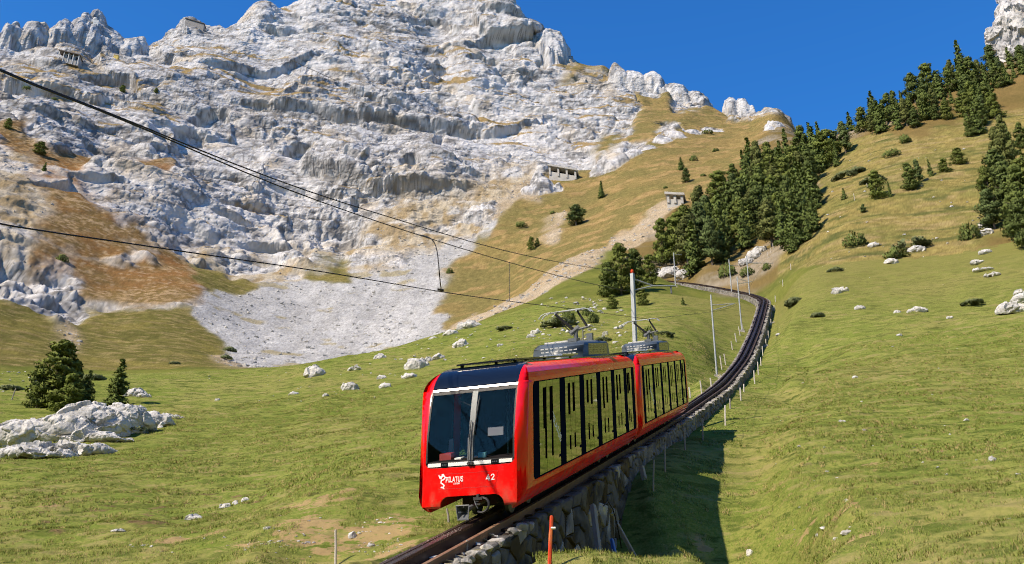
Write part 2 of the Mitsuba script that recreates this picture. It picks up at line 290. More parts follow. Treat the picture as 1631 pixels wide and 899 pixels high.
craggy = np.maximum(gaussian_filter(craggy.reshape(nr, nc), 2.0).ravel(), CW * .8); wR = np.maximum(wR, CW); W = W * (1 - CW[:, None]); W[:, 0] += CW; wT, wS, wO, wV, wB, wD, wM, wF, wG = W.T[1:]
q = Z + .16 * X - .05 * Y + 14 * (fbm3(P / 60.0, 3, 31) - .5) * 2
def terrace(q, H, seed):
    c = np.floor(q / H); s = q / H - c
    return np.where(s < .72, s / .72, sstep(1.0, .72, s)) - .5, c
s1, c1 = terrace(q, 24.0, 1); s2, c2 = terrace(q * 1.03 + 5 + 6 * (noise3(P / 25.0, 77) - .5), 9.0, 2)
m1 = sstep(.3, .62, noise3(np.stack([X / 55, c1 * 7.3, Y * 0 + 1], -1), 41)); m2 = sstep(.35, .7, noise3(np.stack([X / 26, c2 * 5.1, Y * 0 + 9], -1), 42))
rough = .35 + 1.3 * sstep(.38, .66, fbm3(P / 48.0 + 13, 3, 53))                                       # smooth slabs beside shattered ground
D = (wR - CW * .9) * (3.6 * s1 * m1 + 1.5 * s2 * m2)
butt = fbm3(np.stack([X / 46 + .35 * q / 46, Y / 60, q / 110], -1), 3, 51) - .5                        # buttresses and gullies
D += craggy * (15 * butt * wR * (1 - CW) + 1.5 * (fbm3(P / 24.0, 3, 52) - .5))
D += craggy * (1 - CW) * facets(P, 46.0, 60, 4.2, stretch=(1.5, 1.1, .7), jump=.35, mode='max')
D += craggy * (1 - .6 * CW) * facets(P, 21.0, 61, 1.5, .9, stretch=(1.7, 1.1, .7), jump=.35, mode='min')
Dlow = D.copy()
D += craggy * facets(P, 9.0, 62, .55, 1.2, stretch=(1.7, 1, .7), jump=.35, mode='min') * rough
bed = noise3(np.stack([X / 42, Y / 42, q / 3.4], -1), 601) - .5 + .6 * (noise3(np.stack([X / 18, Y / 18, q / 1.5], -1), 602) - .5)
D += wR * (1 - CW) * 1.7 * bed
D += craggy * facets(P, 5.0, 67, .30, .8, stretch=(3.2, 1, .55), jump=.5) * rough
D += craggy * facets(P, 4.2, 63, .26, .7, stretch=(1.4, 1, .8), jump=.45, mode='max') * rough
D += craggy * facets(P, 2.0, 64, .10, .25) * rough
D += (wS * .22 + wD * .7 + wT * .7) * (fbm3(np.stack([X / 2.2, Y / 9, Z / 9], -1), 3, 71) - .5) * 1.3
D += (1 - craggy) * ((fbm3(P / 9.0, 4, 72) - .5) * 1.6 + (fbm3(P / [3.0, 3.0, .6], 2, 73) - .5) * .5)
CAVES = [(535, 236, 10, 6, 9), (548, 240, 6, 5, 8), (600, 262, 4, 3, 5), (300, 205, 6, 5, 5), (335, 178, 7, 7, 6), (770, 85, 10, 4, 6), (700, 110, 5, 4, 4), (195, 241, 20, 2.2, 4.5), (260, 246, 22, 2.0, 4), (330, 252, 16, 1.8, 3.5), (480, 215, 5, 6, 5), (655, 270, 4, 4, 4), (865, 100, 3, 8, 6), (900, 60, 3, 6, 3),
         (380, 350, 8, 1.8, 3), (455, 395, 10, 1.8, 3), (255, 212, 4, 3, 4), (700, 215, 2.5, 8, 4), (590, 150, 6, 2, 3), (430, 300, 9, 1.6, 2.5)]
for px, py, hw, hh, dp in CAVES:                                                                        # caves and overhung bands in the wall
    c = hit(px, py, skip=200.0)
    t = ((X - c[0]) / hw) ** 2 + ((Z + .14 * (X - c[0]) - c[2] + 1.8 * (fbm3(P / 6.0, 3, 81) - .5) * hh) / hh) ** 2 + ((Y - c[1]) / 40) ** 2
    D -= wR * dp * sstep(1.15, .55, t)
fade = sstep(NEAR - 1, NEAR + 14, ra.ravel()) * (1 - .0 * ra.ravel())
away = np.minimum.reduce([np.hypot(X[:, None] - TP[::12, 0], Y[:, None] - TP[::12, 1])[:, k::4].min(1) for k in range(4)]) if False else cKDTree(TP[::4, :2]).query(np.stack([X, Y], -1))[0]
from scipy.ndimage import gaussian_filter
D = (gaussian_filter(D.reshape(nr, nc), (1.1, 1.0)).ravel() + craggy * (.30 * (fbm3(P / 2.6, 3, 501) - .5) + facets(P, 2.2, 502, .10, .22))) * fade * sstep(2.0, 7.0, away)
V = P + N * D[:, None]
N2 = normals_of(V, nr, nc)
uplow = normals_of(P + N * Dlow[:, None], nr, nc)[:, 2]; up = N2[:, 2]
# colours of what lies there
fine = noise3(V / .9, 91); mid = fbm3(V / 7.0, 4, 92); big = fbm3(V / 45.0, 3, 93); streak = fbm3(V / [2.6, 9, 9.0], 4, 94); grain = noise3(V / .45, 291)
def mixc(a, b, t):
    t = np.asarray(t, float); return a + (np.asarray(b) - a) * (t[:, None] if t.ndim else t)
n_ = len(X); one = np.ones((n_, 3))
rock = one * [.57, .57, .572]
rock = mixc(rock, [.48, .487, .50], sstep(.42, .68, big * .45 + mid * .55)); rock = mixc(rock, [.27, .265, .255], .45 * sstep(.58, .76, streak))
rock = mixc(rock, [.50, .41, .28], .55 * sstep(.55, .75, fbm3(P / 13.0 + 30, 4, 95))); rock *= (.90 + .20 * fine)[:, None]
crk = facets(V, 6.5, 65, 0, 1.0, stretch=(1.9, 1, .7)) + .9 * facets(V, 2.4, 66, 0, 1.0, stretch=(.7, 1, 1.6))
rock = mixc(rock, [.13, .127, .125], np.clip(-crk, 0, 1) * .85 * sstep(.36, .56, mid * .6 + big * .4))
rock = mixc(rock, [.20, .195, .19], .5 * sstep(.62, .80, noise3(np.stack([X / 34, Y / 34, (q + 1.5 * (mid - .5)) / 1.3], -1), 603)) * sstep(.35, .6, big * .5 + mid * .5))
speck = sstep(.60, .78, .5 * noise3(P / .7, 191) + .5 * fbm3(P / 4.0 + 5, 3, 192)); rock = mixc(rock, [.33, .26, .15], speck * .6)
ochre = mixc(mixc(one * [.30, .205, .085], [.20, .155, .055], mid), [.38, .26, .12], fine * .5)
tan = mixc(mixc(one * [.42, .37, .28], [.30, .235, .14], sstep(.4, .62, streak)), [.47, .45, .41], sstep(.55, .75, mid))
scree = mixc(one * [.40, .405, .405], [.315, .318, .318], sstep(.3, .7, .5 * mid + .5 * fbm3(np.stack([X / 3.0, ra.ravel() / 26, 0 * X], -1), 3, 295))) * (.74 + .32 * fine + .22 * grain)[:, None]
scree = mixc(scree, [.28, .24, .13], .75 * sstep(.66, .74, fbm3(P / 8.0 + 11, 4, 96)))
heath = mixc(mixc(one * [.235, .125, .05], [.17, .12, .05], sstep(.35, .65, big * .5 + mid * .5)), [.36, .26, .15], sstep(.42, .72, fine * .6 + mid * .35))
valley = mixc(mixc(one * [.165, .145, .045], [.115, .11, .035], sstep(.35, .65, mid)), [.25, .20, .09], sstep(.45, .8, noise3(P / [1.6, 1.6, .5], 97)) * .7) * (.8 + .4 * fine)[:, None]
hill = mixc(mixc(one * [.235, .175, .070], [.170, .145, .055], sstep(.35, .6, mid * .5 + big * .5)), [.32, .22, .10], sstep(.52, .68, fbm3(P / 5.0 + 3, 3, 98)) * .7) * (.78 + .44 * fine)[:, None]
chute = mixc(one * [.42, .37, .29], [.30, .22, .12], mid) * (.85 + .3 * fine)[:, None]
mead = mixc(mixc(one * [.225, .185, .065], [.165, .155, .05], sstep(.35, .65, mid)), [.27, .21, .10], sstep(.48, .7, fbm3(P / [4.0, 4, 1.2] + 9, 4, 99)) * .8) * (.74 + .52 * fine)[:, None]; mead = mixc(mead, [.075, .09, .03], .8 * sstep(.60, .70, fbm3(P / [5.0, 5, 1.6] + 19, 3, 199)))
floor_ = mixc(one * [.21, .145, .06], [.12, .10, .035], mid)
green = mixc(one * [.15, .165, .038], [.105, .125, .03], sstep(.35, .65, mid)); green = mixc(green, [.2, .18, .06], sstep(.5, .8, fine) * .4)
lscore = .34 * uplow + .16 * up + .95 * fbm3(np.stack([X / 30, Y / 30, q / 8.0], -1), 4, 401) + .25 * (mid - .5) + .06 * (fine - .5) + .16 * sstep(310, 365, ra.ravel())
_hi = (wR > .6) & (ra.ravel() < 470)
_l0 = np.quantile(lscore[_hi], .70)
ledge = sstep(_l0 - .01, _l0 + .05, lscore)
grassy = sstep(.33, .47, fbm3(P / 26.0 + 77, 3, 100) + .12 * sstep(330, 380, Z * 0 + ra.ravel()))
rockc = mixc(rock, ochre, ledge * .92 * (1 - .7 * CW))
tanc = mixc(tan, rock, crag * (1 - ledge * .6)); heathc = mixc(heath, mixc(rock, [.46, .42, .36], .5), crag * (1 - ledge) * .95)
col = sum(w[:, None] * c for w, c in zip(W.T, (rockc, tanc, scree, heathc, valley, hill, chute, mead, mixc(floor_, rock, crag * (1 - ledge) * .25), green)))
wn = rng(9).random(n_)[:, None] - .5
col = np.clip(col * (1 + wn * (.16 + .30 * (wS + wD + wT) + .22 * (wB + wM + wV + wO))[:, None]), .01, .7)
def add_land(key, i0, i1, label):
    v = V.reshape(nr, nc, 3)[i0:i1].reshape(-1, 3); c = col.reshape(nr, nc, 3)[i0:i1].reshape(-1, 3)
    scene[key] = mikit.ply((v, grid_faces(i1 - i0, nc)), 'land_surface', smooth=True, color=c)
    tag(key, label, kind='structure')
scene['land_surface'] = {'type': 'twosided', 'b': {'type': 'bumpmap', 'scale': 1.0, 'height': mikit.proc(lambda p, n, uv: mikit.fbm(p.x * .9, p.y * .9, p.z * .9, 3) * .14 - dr.abs(mikit.fbm(p.x * .35 + 9, p.y * .35, p.z * .45, 3) - .5) * 1.5 * mikit.smoothstep(240, 290, dr.sqrt(p.x * p.x + p.y * p.y)), eps=.12), 'b': {'type': 'diffuse', 'reflectance': {'type': 'mesh_attribute', 'name': 'vertex_color'}}}}
i_mt = int(np.searchsorted(r_far, 262.0))
add_land('hillside', 0, i_mt + 1, 'dry valley grass, pale scree fan and ochre hill below the limestone wall')
add_land('mountain', i_mt, nr, 'pale grey limestone mountain face with ochre grass ledges')

# stones lying on the scree, the chutes and the broken slope
g = rng(55); _pw = (wS * .8 + wD * .8 + wT * .35) * (ra.ravel() < 330) * (np.abs(aa.ravel()) < .6) * (ra.ravel() > NEAR + 4); _pw[np.maximum.reduce([wS, wD, wT]) < .35] = 0
_edge = 1 + 2.0 * (1 - np.abs(2 * np.maximum.reduce([wS, wD, wT]) - 1)); _pw = _pw * _edge; _pi = g.choice(n_, 3600, p=_pw / _pw.sum()); _sm = []
for i in _pi:
    sz = .22 + .9 * g.random() ** 4; k_ = g.normal(0, 1, (9, 3)); k_ /= np.linalg.norm(k_, axis=1, keepdims=True); h_ = ConvexHull(k_); _sm.append(trimesh.Trimesh(V[i] + k_ * [sz * .6, sz * .5, sz * .42], h_.simplices, process=False))
for m in _sm:
    c_ = np.asarray(m.vertices).mean(0); tv = np.asarray(m.vertices)[m.faces]; nn = np.cross(tv[:, 1] - tv[:, 0], tv[:, 2] - tv[:, 0]); fl = ((tv.mean(1) - c_) * nn).sum(1) < 0; f_ = np.asarray(m.faces).copy(); f_[fl] = f_[fl][:, ::-1]; m.faces = f_
scene['scree_stones'] = mikit.ply(cat_(_sm), 'scree_grey'); scene['scree_grey'] = {'type': 'twosided', 'b': {'type': 'diffuse', 'reflectance': mikit.proc(lambda p, n, uv: mikit.mix([.50, .50, .49], [.34, .33, .31], mikit.noise(p.x * .8, p.y * .8, p.z * .8)))}}
tag('scree_stones', 'pale loose stones strewn over the scree fan and the stony chutes', 'stones', kind='stuff')
# ------------------------------------------------------------------ the near meadow
DIRT = [(490, 850, .8, .5), (478, 838, .7, .5), (512, 872, .9, .4), (540, 886, .7, .4), (510, 806, .9, .35), (535, 788, .8, .3), (470, 803, .5, .25), (1372, 852, .35, .2), (1285, 848, .3, .15), (1352, 812, .4, .2), (1120, 868, .3, .15), (1395, 740, .5, .2),
        (600, 858, .9, .35), (640, 832, .8, .35), (625, 880, .8, .35), (300, 862, 1.0, .15), (400, 868, 1.0, .15), (170, 775, .6, .3), (85, 812, .4, .3), (200, 830, .5, .2), (1260, 690, .4, .2), (1480, 720, .5, .15), (1440, 600, .6, .25)]
_dirt = [(*hit(px, py)[:2], a, b) for px, py, a, b in DIRT]
_soil = hit(110, 815)
def _meadow_col(p, n, uv):
    N_, F_ = mikit.noise, mikit.fbm
    r = dr.sqrt(p.x * p.x + p.y * p.y)
    big = F_(p.x * .11, p.y * .11, p.z * .11, 3); mid = F_(p.x * .55, p.y * .55, p.z * 1.6, 3); small = F_(p.x * 2.6 + 9, p.y * 2.6, p.z * 6, 3)
    fine = N_(p.x * 17, p.y * 17, p.z * 17); blade = N_(p.x * 46, p.y * 30, p.z * 30)
    r = dr.sqrt(p.x * p.x + p.y * p.y)
    dry = mikit.smoothstep(0.46, 0.72, big * .5 + mid * .3 + small * .25)
    c = mikit.mix([.128, .172, .033], [.220, .235, .062], mikit.smoothstep(.3, .7, mid * .5 + fine * .5))
    c = mikit.mix(c, mi.Color3f(.27, .235, .09), dry * .6)
    c = mikit.mix(c, mi.Color3f(.052, .085, .016), mikit.smoothstep(.53, .68, small * .6 + mid * .4) * .8)
    coarse = F_(p.x * .9 + 3, p.y * .9, p.z * 3.2, 4)
    c = mikit.mix(c, mi.Color3f(.055, .085, .016), mikit.smoothstep(.56, .66, coarse) * .55)
    c = mikit.mix(c, mi.Color3f(.29, .24, .11), mikit.smoothstep(.40, .32, coarse) * .5)
    c = mikit.mix(c, mi.Color3f(.28, .23, .10), mikit.smoothstep(.72, .95, blade) * .4)
    c = mikit.mix(c, mi.Color3f(.06, .075, .02), mikit.smoothstep(.3, .05, blade) * .35)
    far = mikit.smoothstep(70, 125, r) * mikit.smoothstep(8, 30, p.x)
    c = mikit.mix(c, mikit.mix([.150, .155, .042], [.225, .195, .075], small), far * .75)
    d = mi.Float(0)
    for x, y, a, b in _dirt:
        t = dr.square((p.x - x) / a) + dr.square((p.y - y) / (b * 2.2))
        d = dr.maximum(d, 1 - t * .45)
    d = mikit.smoothstep(.56, .66, d * .38 + small * .62 + mid * .14 + fine * .18 - .13) * mikit.smoothstep(0, .3, d)
    c = mikit.mix(c, mikit.mix([.44, .31, .17], [.30, .20, .11], fine * .6 + small * .4), d * .72)
    sx, sy = p.x - _soil[0], p.y - _soil[1]
    soil = mikit.smoothstep(.57, .66, small * .5 + coarse * .5) * mikit.smoothstep(1.3, .4, dr.square(sx / 11) + dr.square(sy / 6))
    return mikit.mix(c, mikit.mix([.13, .085, .045], [.22, .15, .085], fine), soil * .75)
scene['meadow_turf'] = {'type': 'twosided', 'b': {'type': 'diffuse', 'reflectance': mikit.proc(_meadow_col)}}
TRK_TREE = cKDTree(TP[::2, :2])
def hummock(x, y):
    """the meadow's small humps and cattle steps"""
    q = np.stack([x, y, np.zeros_like(x)], -1); r = np.hypot(x, y)
    away = TRK_TREE.query(np.stack([x, y], -1))[0]
    h = (fbm3(q / 3.2, 3, 201) - .5) * .5 + (fbm3(q / [1.5, .8, 1], 3, 202) - .5) * .24 + (fbm3(q / .28, 2, 203) - .5) * .06
    h += .22 * (sstep(.45, .75, fbm3(q / [2.0, .9, 1], 2, 204)) - .3) * sstep(.4, .6, fbm3(q / 14.0, 2, 205))
    return h * (.25 + .75 * sstep(1.6, 4.0, away)) * sstep(NEAR, NEAR - 12, r)
def surface(x, y):
    x, y = np.asarray(x, float), np.asarray(y, float); z = ground(x, y) + hummock(x, y)
    d, i = TRK_TREE.query(np.stack([x, y], -1))
    return np.minimum(z, TP[::2, 2][i] - .42 + np.maximum(0, d - .95) * .9)       # cut back where the line runs through it
r_near = np.r_[np.linspace(1.0, 12, 24, endpoint=False), np.exp(np.linspace(math.log(12), math.log(NEAR + 2), 420))]
a_near = np.r_[np.linspace(-0.74, -0.60, 14, endpoint=False), np.linspace(-0.60, 0.60, 640), np.linspace(0.60, 0.80, 18)[1:]]
_ra, _aa = np.meshgrid(r_near, a_near, indexing='ij')
_x, _y = (_ra * np.sin(_aa)).ravel(), (_ra * np.cos(_aa)).ravel()
_z = surface(_x, _y) - .35 * sstep(NEAR - .5, NEAR + 2, _ra.ravel())
scene['meadow'] = mikit.ply((np.stack([_x, _y, _z], -1), grid_faces(len(r_near), len(a_near))), 'meadow_turf', smooth=True)
tag('meadow', 'short cropped green alpine meadow on both sides of the cog railway', kind='structure')
# the land behind and beside the viewer
_rb = np.r_[0.02, np.exp(np.linspace(math.log(1.0), math.log(860), 90))]; _ab = np.linspace(0.80, 2 * math.pi - 0.74, 90)
_ra, _aa = np.meshgrid(_rb, _ab, indexing='ij'); _x, _y = (_ra * np.sin(_aa)).ravel(), (_ra * np.cos(_aa)).ravel()
scene['pasture'] = mikit.ply((np.stack([_x, _y, ground(_x, _y) + 430 * sstep(250, 800, _ra.ravel()) * sstep(1.3, 1.9, _aa.ravel()) * sstep(2 * math.pi - 1.2, 2 * math.pi - 1.8, _aa.ravel())], -1), grid_faces(len(_rb), len(_ab))), 'meadow_turf', smooth=True)
tag('pasture', 'alpine pasture round about the meadow', kind='structure')
_sx, _sf = V[:, 0], V[:, 1] * math.cos(PITCH) + V[:, 2] * math.sin(PITCH)
_scr = np.stack([CX + FOC * V[:, 0] / _sf, CY - FOC * (V[:, 2] * math.cos(PITCH) - V[:, 1] * math.sin(PITCH)) / _sf], -1); _sel = (ra.ravel() < 480) & (ra.ravel() > NEAR) & (np.abs(_scr[:, 0] - 815) < 900)
_scrt, _selv = cKDTree(_scr[_sel]), V[_sel]
def land_hit(p, px, py):
    """the point of the finished (broken) land surface on a sight line that meets the smooth land at p"""
    c = _scrt.query_ball_point([px, py], 3.0)
    if not c: return p
    r = np.hypot(_selv[c, 0], _selv[c, 1]); r0 = r.min(); k = np.array(c)[r < r0 + 3.0]
    return _selv[k].mean(0)
def hit2(px, py, skip=0.0):
    p = hit(px, py, skip=skip)
    if math.hypot(p[0], p[1]) > NEAR + 6: return land_hit(p, px, py)
    if math.hypot(p[0], p[1]) < NEAR: p[2] = surface(np.array([p[0]]), np.array([p[1]]))[0]
    return p
# grass: patches of blades
def grass_patch(seed, size, n, h0, h1, w):
    g = rng(seed); nt = n // 7
    c = (g.random((nt, 2)) - .5) * size
    base = np.repeat(c, 7, 0) + g.normal(0, .035, (nt * 7, 2)); m = len(base)
    hh = np.repeat(g.uniform(h0, h1, nt) * np.where(g.random(nt) < .08, 1.7, 1), 7) * g.uniform(.6, 1.1, m)
    ang = g.random(m) * 2 * np.pi; lean = g.normal(0, .45, (m, 2)) * hh[:, None]
    dx = np.stack([np.cos(ang), np.sin(ang)], -1) * w * .5
    z0 = np.full((m, 1), -.03)
    v = np.stack([np.hstack([base - dx, z0]), np.hstack([base + dx, z0]), np.hstack([base + lean, hh[:, None]])], 1).reshape(-1, 3)
    tone = np.repeat(g.random(nt), 7)[:, None] * .6 + g.random((m, 1)) * .4
    col = np.array([.125, .178, .033]) * (1 - tone) + np.array([.24, .252, .066]) * tone
    straw = (np.repeat(g.random(nt), 7) < .2)[:, None]
    col = np.where(straw, np.array([.32, .26, .11]) * (.7 + .5 * g.random((m, 1))), col)
    nn = g.normal(0, .35, (m, 3)) + [0, 0, 1]; nn /= np.linalg.norm(nn, axis=1, keepdims=True)
    f = np.arange(len(v)).reshape(-1, 3)
    return {'type': 'ply', 'filename': meshkit.write_ply(trimesh.Trimesh(v, f, process=False), True, None, np.repeat(col, 3, 0), normals=np.repeat(nn, 3, 0)), 'face_normals': False, 'bsdf': {'type': 'ref', 'id': 'grass_blade'}}
scene['grass_blade'] = {'type': 'twosided', 'b': {'type': 'diffuse', 'reflectance': {'type': 'mesh_attribute', 'name': 'vertex_color'}}}
for k in range(6):
    scene[f'turf_patch_{k}'] = {'type': 'shapegroup', 'blades': grass_patch(300 + k, 1.05, 800, .025, .075, .014)}
for k in range(5):
    scene[f'wide_turf_patch_{k}'] = {'type': 'shapegroup', 'blades': grass_patch(320 + k, 1.9, 900, .03, .09, .028)}
def lay_grass():
    g = rng(42); n = 0
    for size, name, kinds, rlo, rhi in ((1.0, 'turf_patch', 6, 9.0, 31.0), (1.8, 'wide_turf_patch', 5, 30.5, 78.0)):
        xs = np.arange(-rhi, rhi, size * .97)
        gx, gy = np.meshgrid(xs, xs); gx, gy = gx.ravel(), gy.ravel()
        r, a = np.hypot(gx, gy), np.arctan2(gx, gy)
        ok = (r > rlo) & (r < rhi) & (np.abs(a) < .60) & (gy > 0)
        gx, gy = gx[ok], gy[ok]
        away = TRK_TREE.query(np.stack([gx, gy], -1))[0]
        e = size * .35
        gxd = (surface(gx + e, gy) - surface(gx - e, gy)) / (2 * e); gyd = (surface(gx, gy + e) - surface(gx, gy - e)) / (2 * e); z = surface(gx, gy)
        for x, y, z_, sx, sy, aw in zip(gx, gy, z, gxd, gyd, away):
            if aw < 1.25 + size * .5: continue
            if any(((x - q[0]) / (q[2] * .6 + .2)) ** 2 + ((y - q[1]) / (q[3] * 1.4 + .2)) ** 2 < 1 for q in _dirt): continue
            t = g.integers(4) * math.pi / 2; c, s = math.cos(t), math.sin(t)
            M = np.array([[c, -s, 0, x], [s, c, 0, y], [sx * c + sy * s, -sx * s + sy * c, 1, z_], [0, 0, 0, 1]])
            n += 1
            scene[f'grass__{n:03d}'] = {'type': 'instance', 'g': {'type': 'ref', 'id': f'{name}_{g.integers(kinds)}'}, 'to_world': T(M.tolist())}
    return n
n_grass = lay_grass()
tag('grass', 'short green and straw coloured grass blades of the alpine meadow', 'grass', kind='stuff')
# ------------------------------------------------------------------ rocks
def _rock_col(p, n, uv):
    a = mikit.fbm(p.x * 1.3, p.y * 1.3, p.z * 1.3, 4); b = mikit.fbm(p.x * 7, p.y * 7, p.z * 3, 3)
    c = mikit.mix([.60, .595, .58], [.44, .445, .45], mikit.smoothstep(.42, .66, a))
    c = mikit.mix(c, mi.Color3f(.24, .23, .22), mikit.smoothstep(.60, .74, b) * .6)
    return mikit.mix(c, mi.Color3f(.19, .17, .075), mikit.smoothstep(.55, .9, n.z) * mikit.smoothstep(.54, .68, a) * .8)
scene['limestone'] = {'type': 'twosided', 'b': {'type': 'bumpmap', 'scale': 1.0, 'height': mikit.proc(lambda p, n, uv: mikit.fbm(p.x * 6, p.y * 6, p.z * 4, 3) * .09, eps=.015), 'b': {'type': 'diffuse', 'reflectance': mikit.proc(_rock_col)}}}
_ico = {k: trimesh.creation.icosphere(k) for k in (2, 3, 4, 5)}
def rock_mesh(size, seed, sub=3, rug=1.0):
    m = _ico[sub]; g = rng(seed); d = np.asarray(m.vertices)
    q = d * np.asarray(size)
    s = float(np.mean(size))
    n = d / np.asarray(size); n /= np.linalg.norm(n, axis=1, keepdims=True)
    D = facets(q + seed * 3.1, s * .95, seed, s * .17 * rug) + facets(q + seed, s * .42, seed + 1, s * .055 * rug, s * .03) + facets(q, s * .17, seed + 2, s * .014 * rug, s * .008) + s * .20 * (fbm3(q / s * 1.4 + seed, 3, seed) - .5)
    v = q + n * D[:, None]
    return trimesh.Trimesh(v, m.faces, process=False)
def at_pt(m, p, rz=0.0):
    c, s = math.cos(rz), math.sin(rz); v = np.asarray(m.vertices) @ np.array([[c, s, 0], [-s, c, 0], [0, 0, 1.0]])
    return trimesh.Trimesh(v + p, m.faces, process=False)
def pxm(p):          # metres per photograph pixel at a point
    return (p[1] * math.cos(PITCH) + p[2] * math.sin(PITCH)) / FOC
# outcrops: several lumps of bedrock grown together
OUTCROPS = [   # label, [(px, py of the middle of its foot, width px, height px), ...]
    ('long pale limestone outcrop below the pines at the left edge', [(18, 712, 90, 62), (75, 708, 100, 80), (130, 697, 110, 78), (185, 690, 95, 74), (235, 680, 60, 34), (268, 670, 40, 14), (40, 735, 110, 26), (110, 722, 120, 26), (160, 706, 90, 26)]),
    ('small white rock just right of the lone spruce at left', [(212, 634, 36, 24), (226, 636, 20, 10)]),
    ('white limestone ledge at the right edge above the meadow', [(1622, 498, 46, 26), (1640, 480, 40, 24), (1630, 470, 24, 10)]),
    ('stepped pale ledge below the pines at the right edge', [(1572, 432, 30, 9), (1560, 420, 20, 10), (1572, 405, 18, 12), (1575, 375, 24, 16), (1572, 362, 18, 14), (1585, 440, 26, 7)]),
    ('low rock bluff behind the tracks at the forest foot', [(1068, 442, 34, 24), (1092, 442, 30, 20), (1050, 438, 22, 16)]),
    ('cracked rock rib at the edge of the dense pines', [(1205, 412, 26, 22), (1193, 420, 26, 18), (1213, 402, 22, 18)]),
]
for i, (lab, lumps) in enumerate(OUTCROPS):
    ms = []
    for j, (px, py, w, h) in enumerate(lumps):
        p = hit2(px, py); k = pxm(p)
        ms.append(at_pt(rock_mesh((w * k * .55, w * k * .42, h * k * .49), 900 + 20 * i + j, 5 if w > 70 else 4 if w > 20 else 3, 1.15), p + [0, w * k * .25, h * k * .25]))
    key = thing('rock_outcrop', lab, 'rock')
    scene[key] = mikit.ply(cat_(ms), 'limestone', smooth=32)
_tw = []
for j, (px, py, r, w, h) in enumerate([(1610, 78, 262, 34, 86), (1594, 66, 262, 30, 40), (1632, 90, 264, 40, 140), (1655, 80, 268, 60, 170), (1618, 30, 268, 30, 80), (1580, 58, 261, 14, 22)]):
    p = pt(px, py, r); k = pxm(p); _tw.append(at_pt(rock_mesh((w * k * .52, w * k * .6, h * k * .56), 1500 + j, 4, 1.1), p + [0, w * k * .3, h * k * .3]))
key = thing('rock_tower', 'pale rock tower behind the pines at the top right corner', 'rock'); scene[key] = mikit.ply(cat_(_tw), 'far_limestone', smooth=32)
scene['far_limestone'] = {'type': 'twosided', 'b': {'type': 'bumpmap', 'scale': 1.0, 'height': mikit.proc(lambda p, n, uv: mikit.fbm(p.x * .9, p.y * .9, p.z * .6, 3) * .7, eps=.1), 'b': {'type': 'diffuse', 'reflectance': mikit.proc(lambda p, n, uv: mikit.mix(mikit.mix([.58, .57, .56], [.42, .425, .44], mikit.smoothstep(.42, .66, mikit.fbm(p.x * .25, p.y * .25, p.z * .2, 4))), mi.Color3f(.22, .21, .20), mikit.smoothstep(.55, .7, mikit.fbm(p.x * 1.1, p.y * 1.1, p.z * .4, 3)) * .6))}}}
BOULDERS = [  # px, py of foot, width, height, label
    (500, 600, 30, 22, 'pair of white boulders on the meadow crest before the scree'), (662, 588, 34, 20, 'largest pale boulder left of the front car'), (652, 600, 24, 10, None), (735, 552, 26, 13, 'pale boulder above the front car roof'), (556, 622, 26, 15, 'white boulder on the left meadow beneath the boulder pair'), (614, 618, 20, 9, 'flat white stone between two boulders on the left meadow'),
    (608, 604, 14, 8, None), (565, 590, 22, 7, 'flat pale slab on the crest before the scree'), (605, 572, 18, 10, None), (700, 572, 22, 9, None), (683, 575, 14, 8, None), (750, 522, 40, 14, 'broad broken rock near the scree on the crest'), (718, 535, 22, 10, None), (690, 540, 14, 7, None), (846, 538, 14, 6, None), (855, 531, 18, 8, None), (797, 553, 10, 5, None),
    (467, 628, 16, 6, None), (518, 632, 10, 6, None), (346, 637, 8, 5, None), (312, 820, 30, 9, 'low pale stone on the lower left meadow'), (358, 805, 16, 9, 'white stone on the lower left meadow beside smaller ones'), (374, 800, 10, 7, None), (390, 795, 12, 7, None), (560, 862, 14, 11, 'white stone beside the bare earth near the track'), (590, 875, 12, 6, None), (425, 850, 12, 5, None), (186, 856, 22, 5, None),
    (1340, 466, 26, 11, 'pale rock alone on the right meadow near the track bend'), (1422, 420, 22, 11, 'white rock under the dark juniper mat'), (1462, 400, 26, 10, 'white rock right of the juniper mat'), (1372, 494, 16, 8, None), (1465, 498, 28, 9, 'low white rock in the middle of the right meadow'), (1430, 499, 10, 5, None), (1395, 392, 20, 8, None), (1350, 805, 9, 6, None), (1350, 848, 18, 6, 'flat pale stone low on the right meadow'), (1196, 884, 11, 9, None), (1583, 738, 14, 8, None), (1540, 671, 8, 4, None), (1514, 510, 9, 4, None), (1433, 536, 9, 4, None), (1363, 603, 9, 4, None), (1240, 534, 7, 4, None), (1330, 850, 8, 4, None), (1342, 672, 12, 5, None)]
for i, (px, py, w, h, lab) in enumerate(BOULDERS):
    p = hit2(px, py); k = pxm(p)
    grp = None
    if lab is None:
        side = 'on the crest left of the train' if py < 640 and px < 900 else 'low on the left meadow' if px < 900 else 'on the right meadow'
        peers = sorted(q[0] for q in BOULDERS if q[4] is None and (q[1] < 640 and q[0] < 900, q[0] < 900) == (py < 640 and px < 900, px < 900))
        lab, grp = f'small pale stone {side}, {ordinal(1 + peers.index(px))} of these from the left', 'loose meadow stones'
    key = thing('boulder', lab, 'boulder', grp)
    scene[key] = mikit.ply(at_pt(rock_mesh((w * k * .55, w * k * .45, h * k * .75), 1200 + 5 * i, 4 if w > 24 else 3), p + [0, w * k * .2, h * k * .15]), 'limestone', smooth=32)
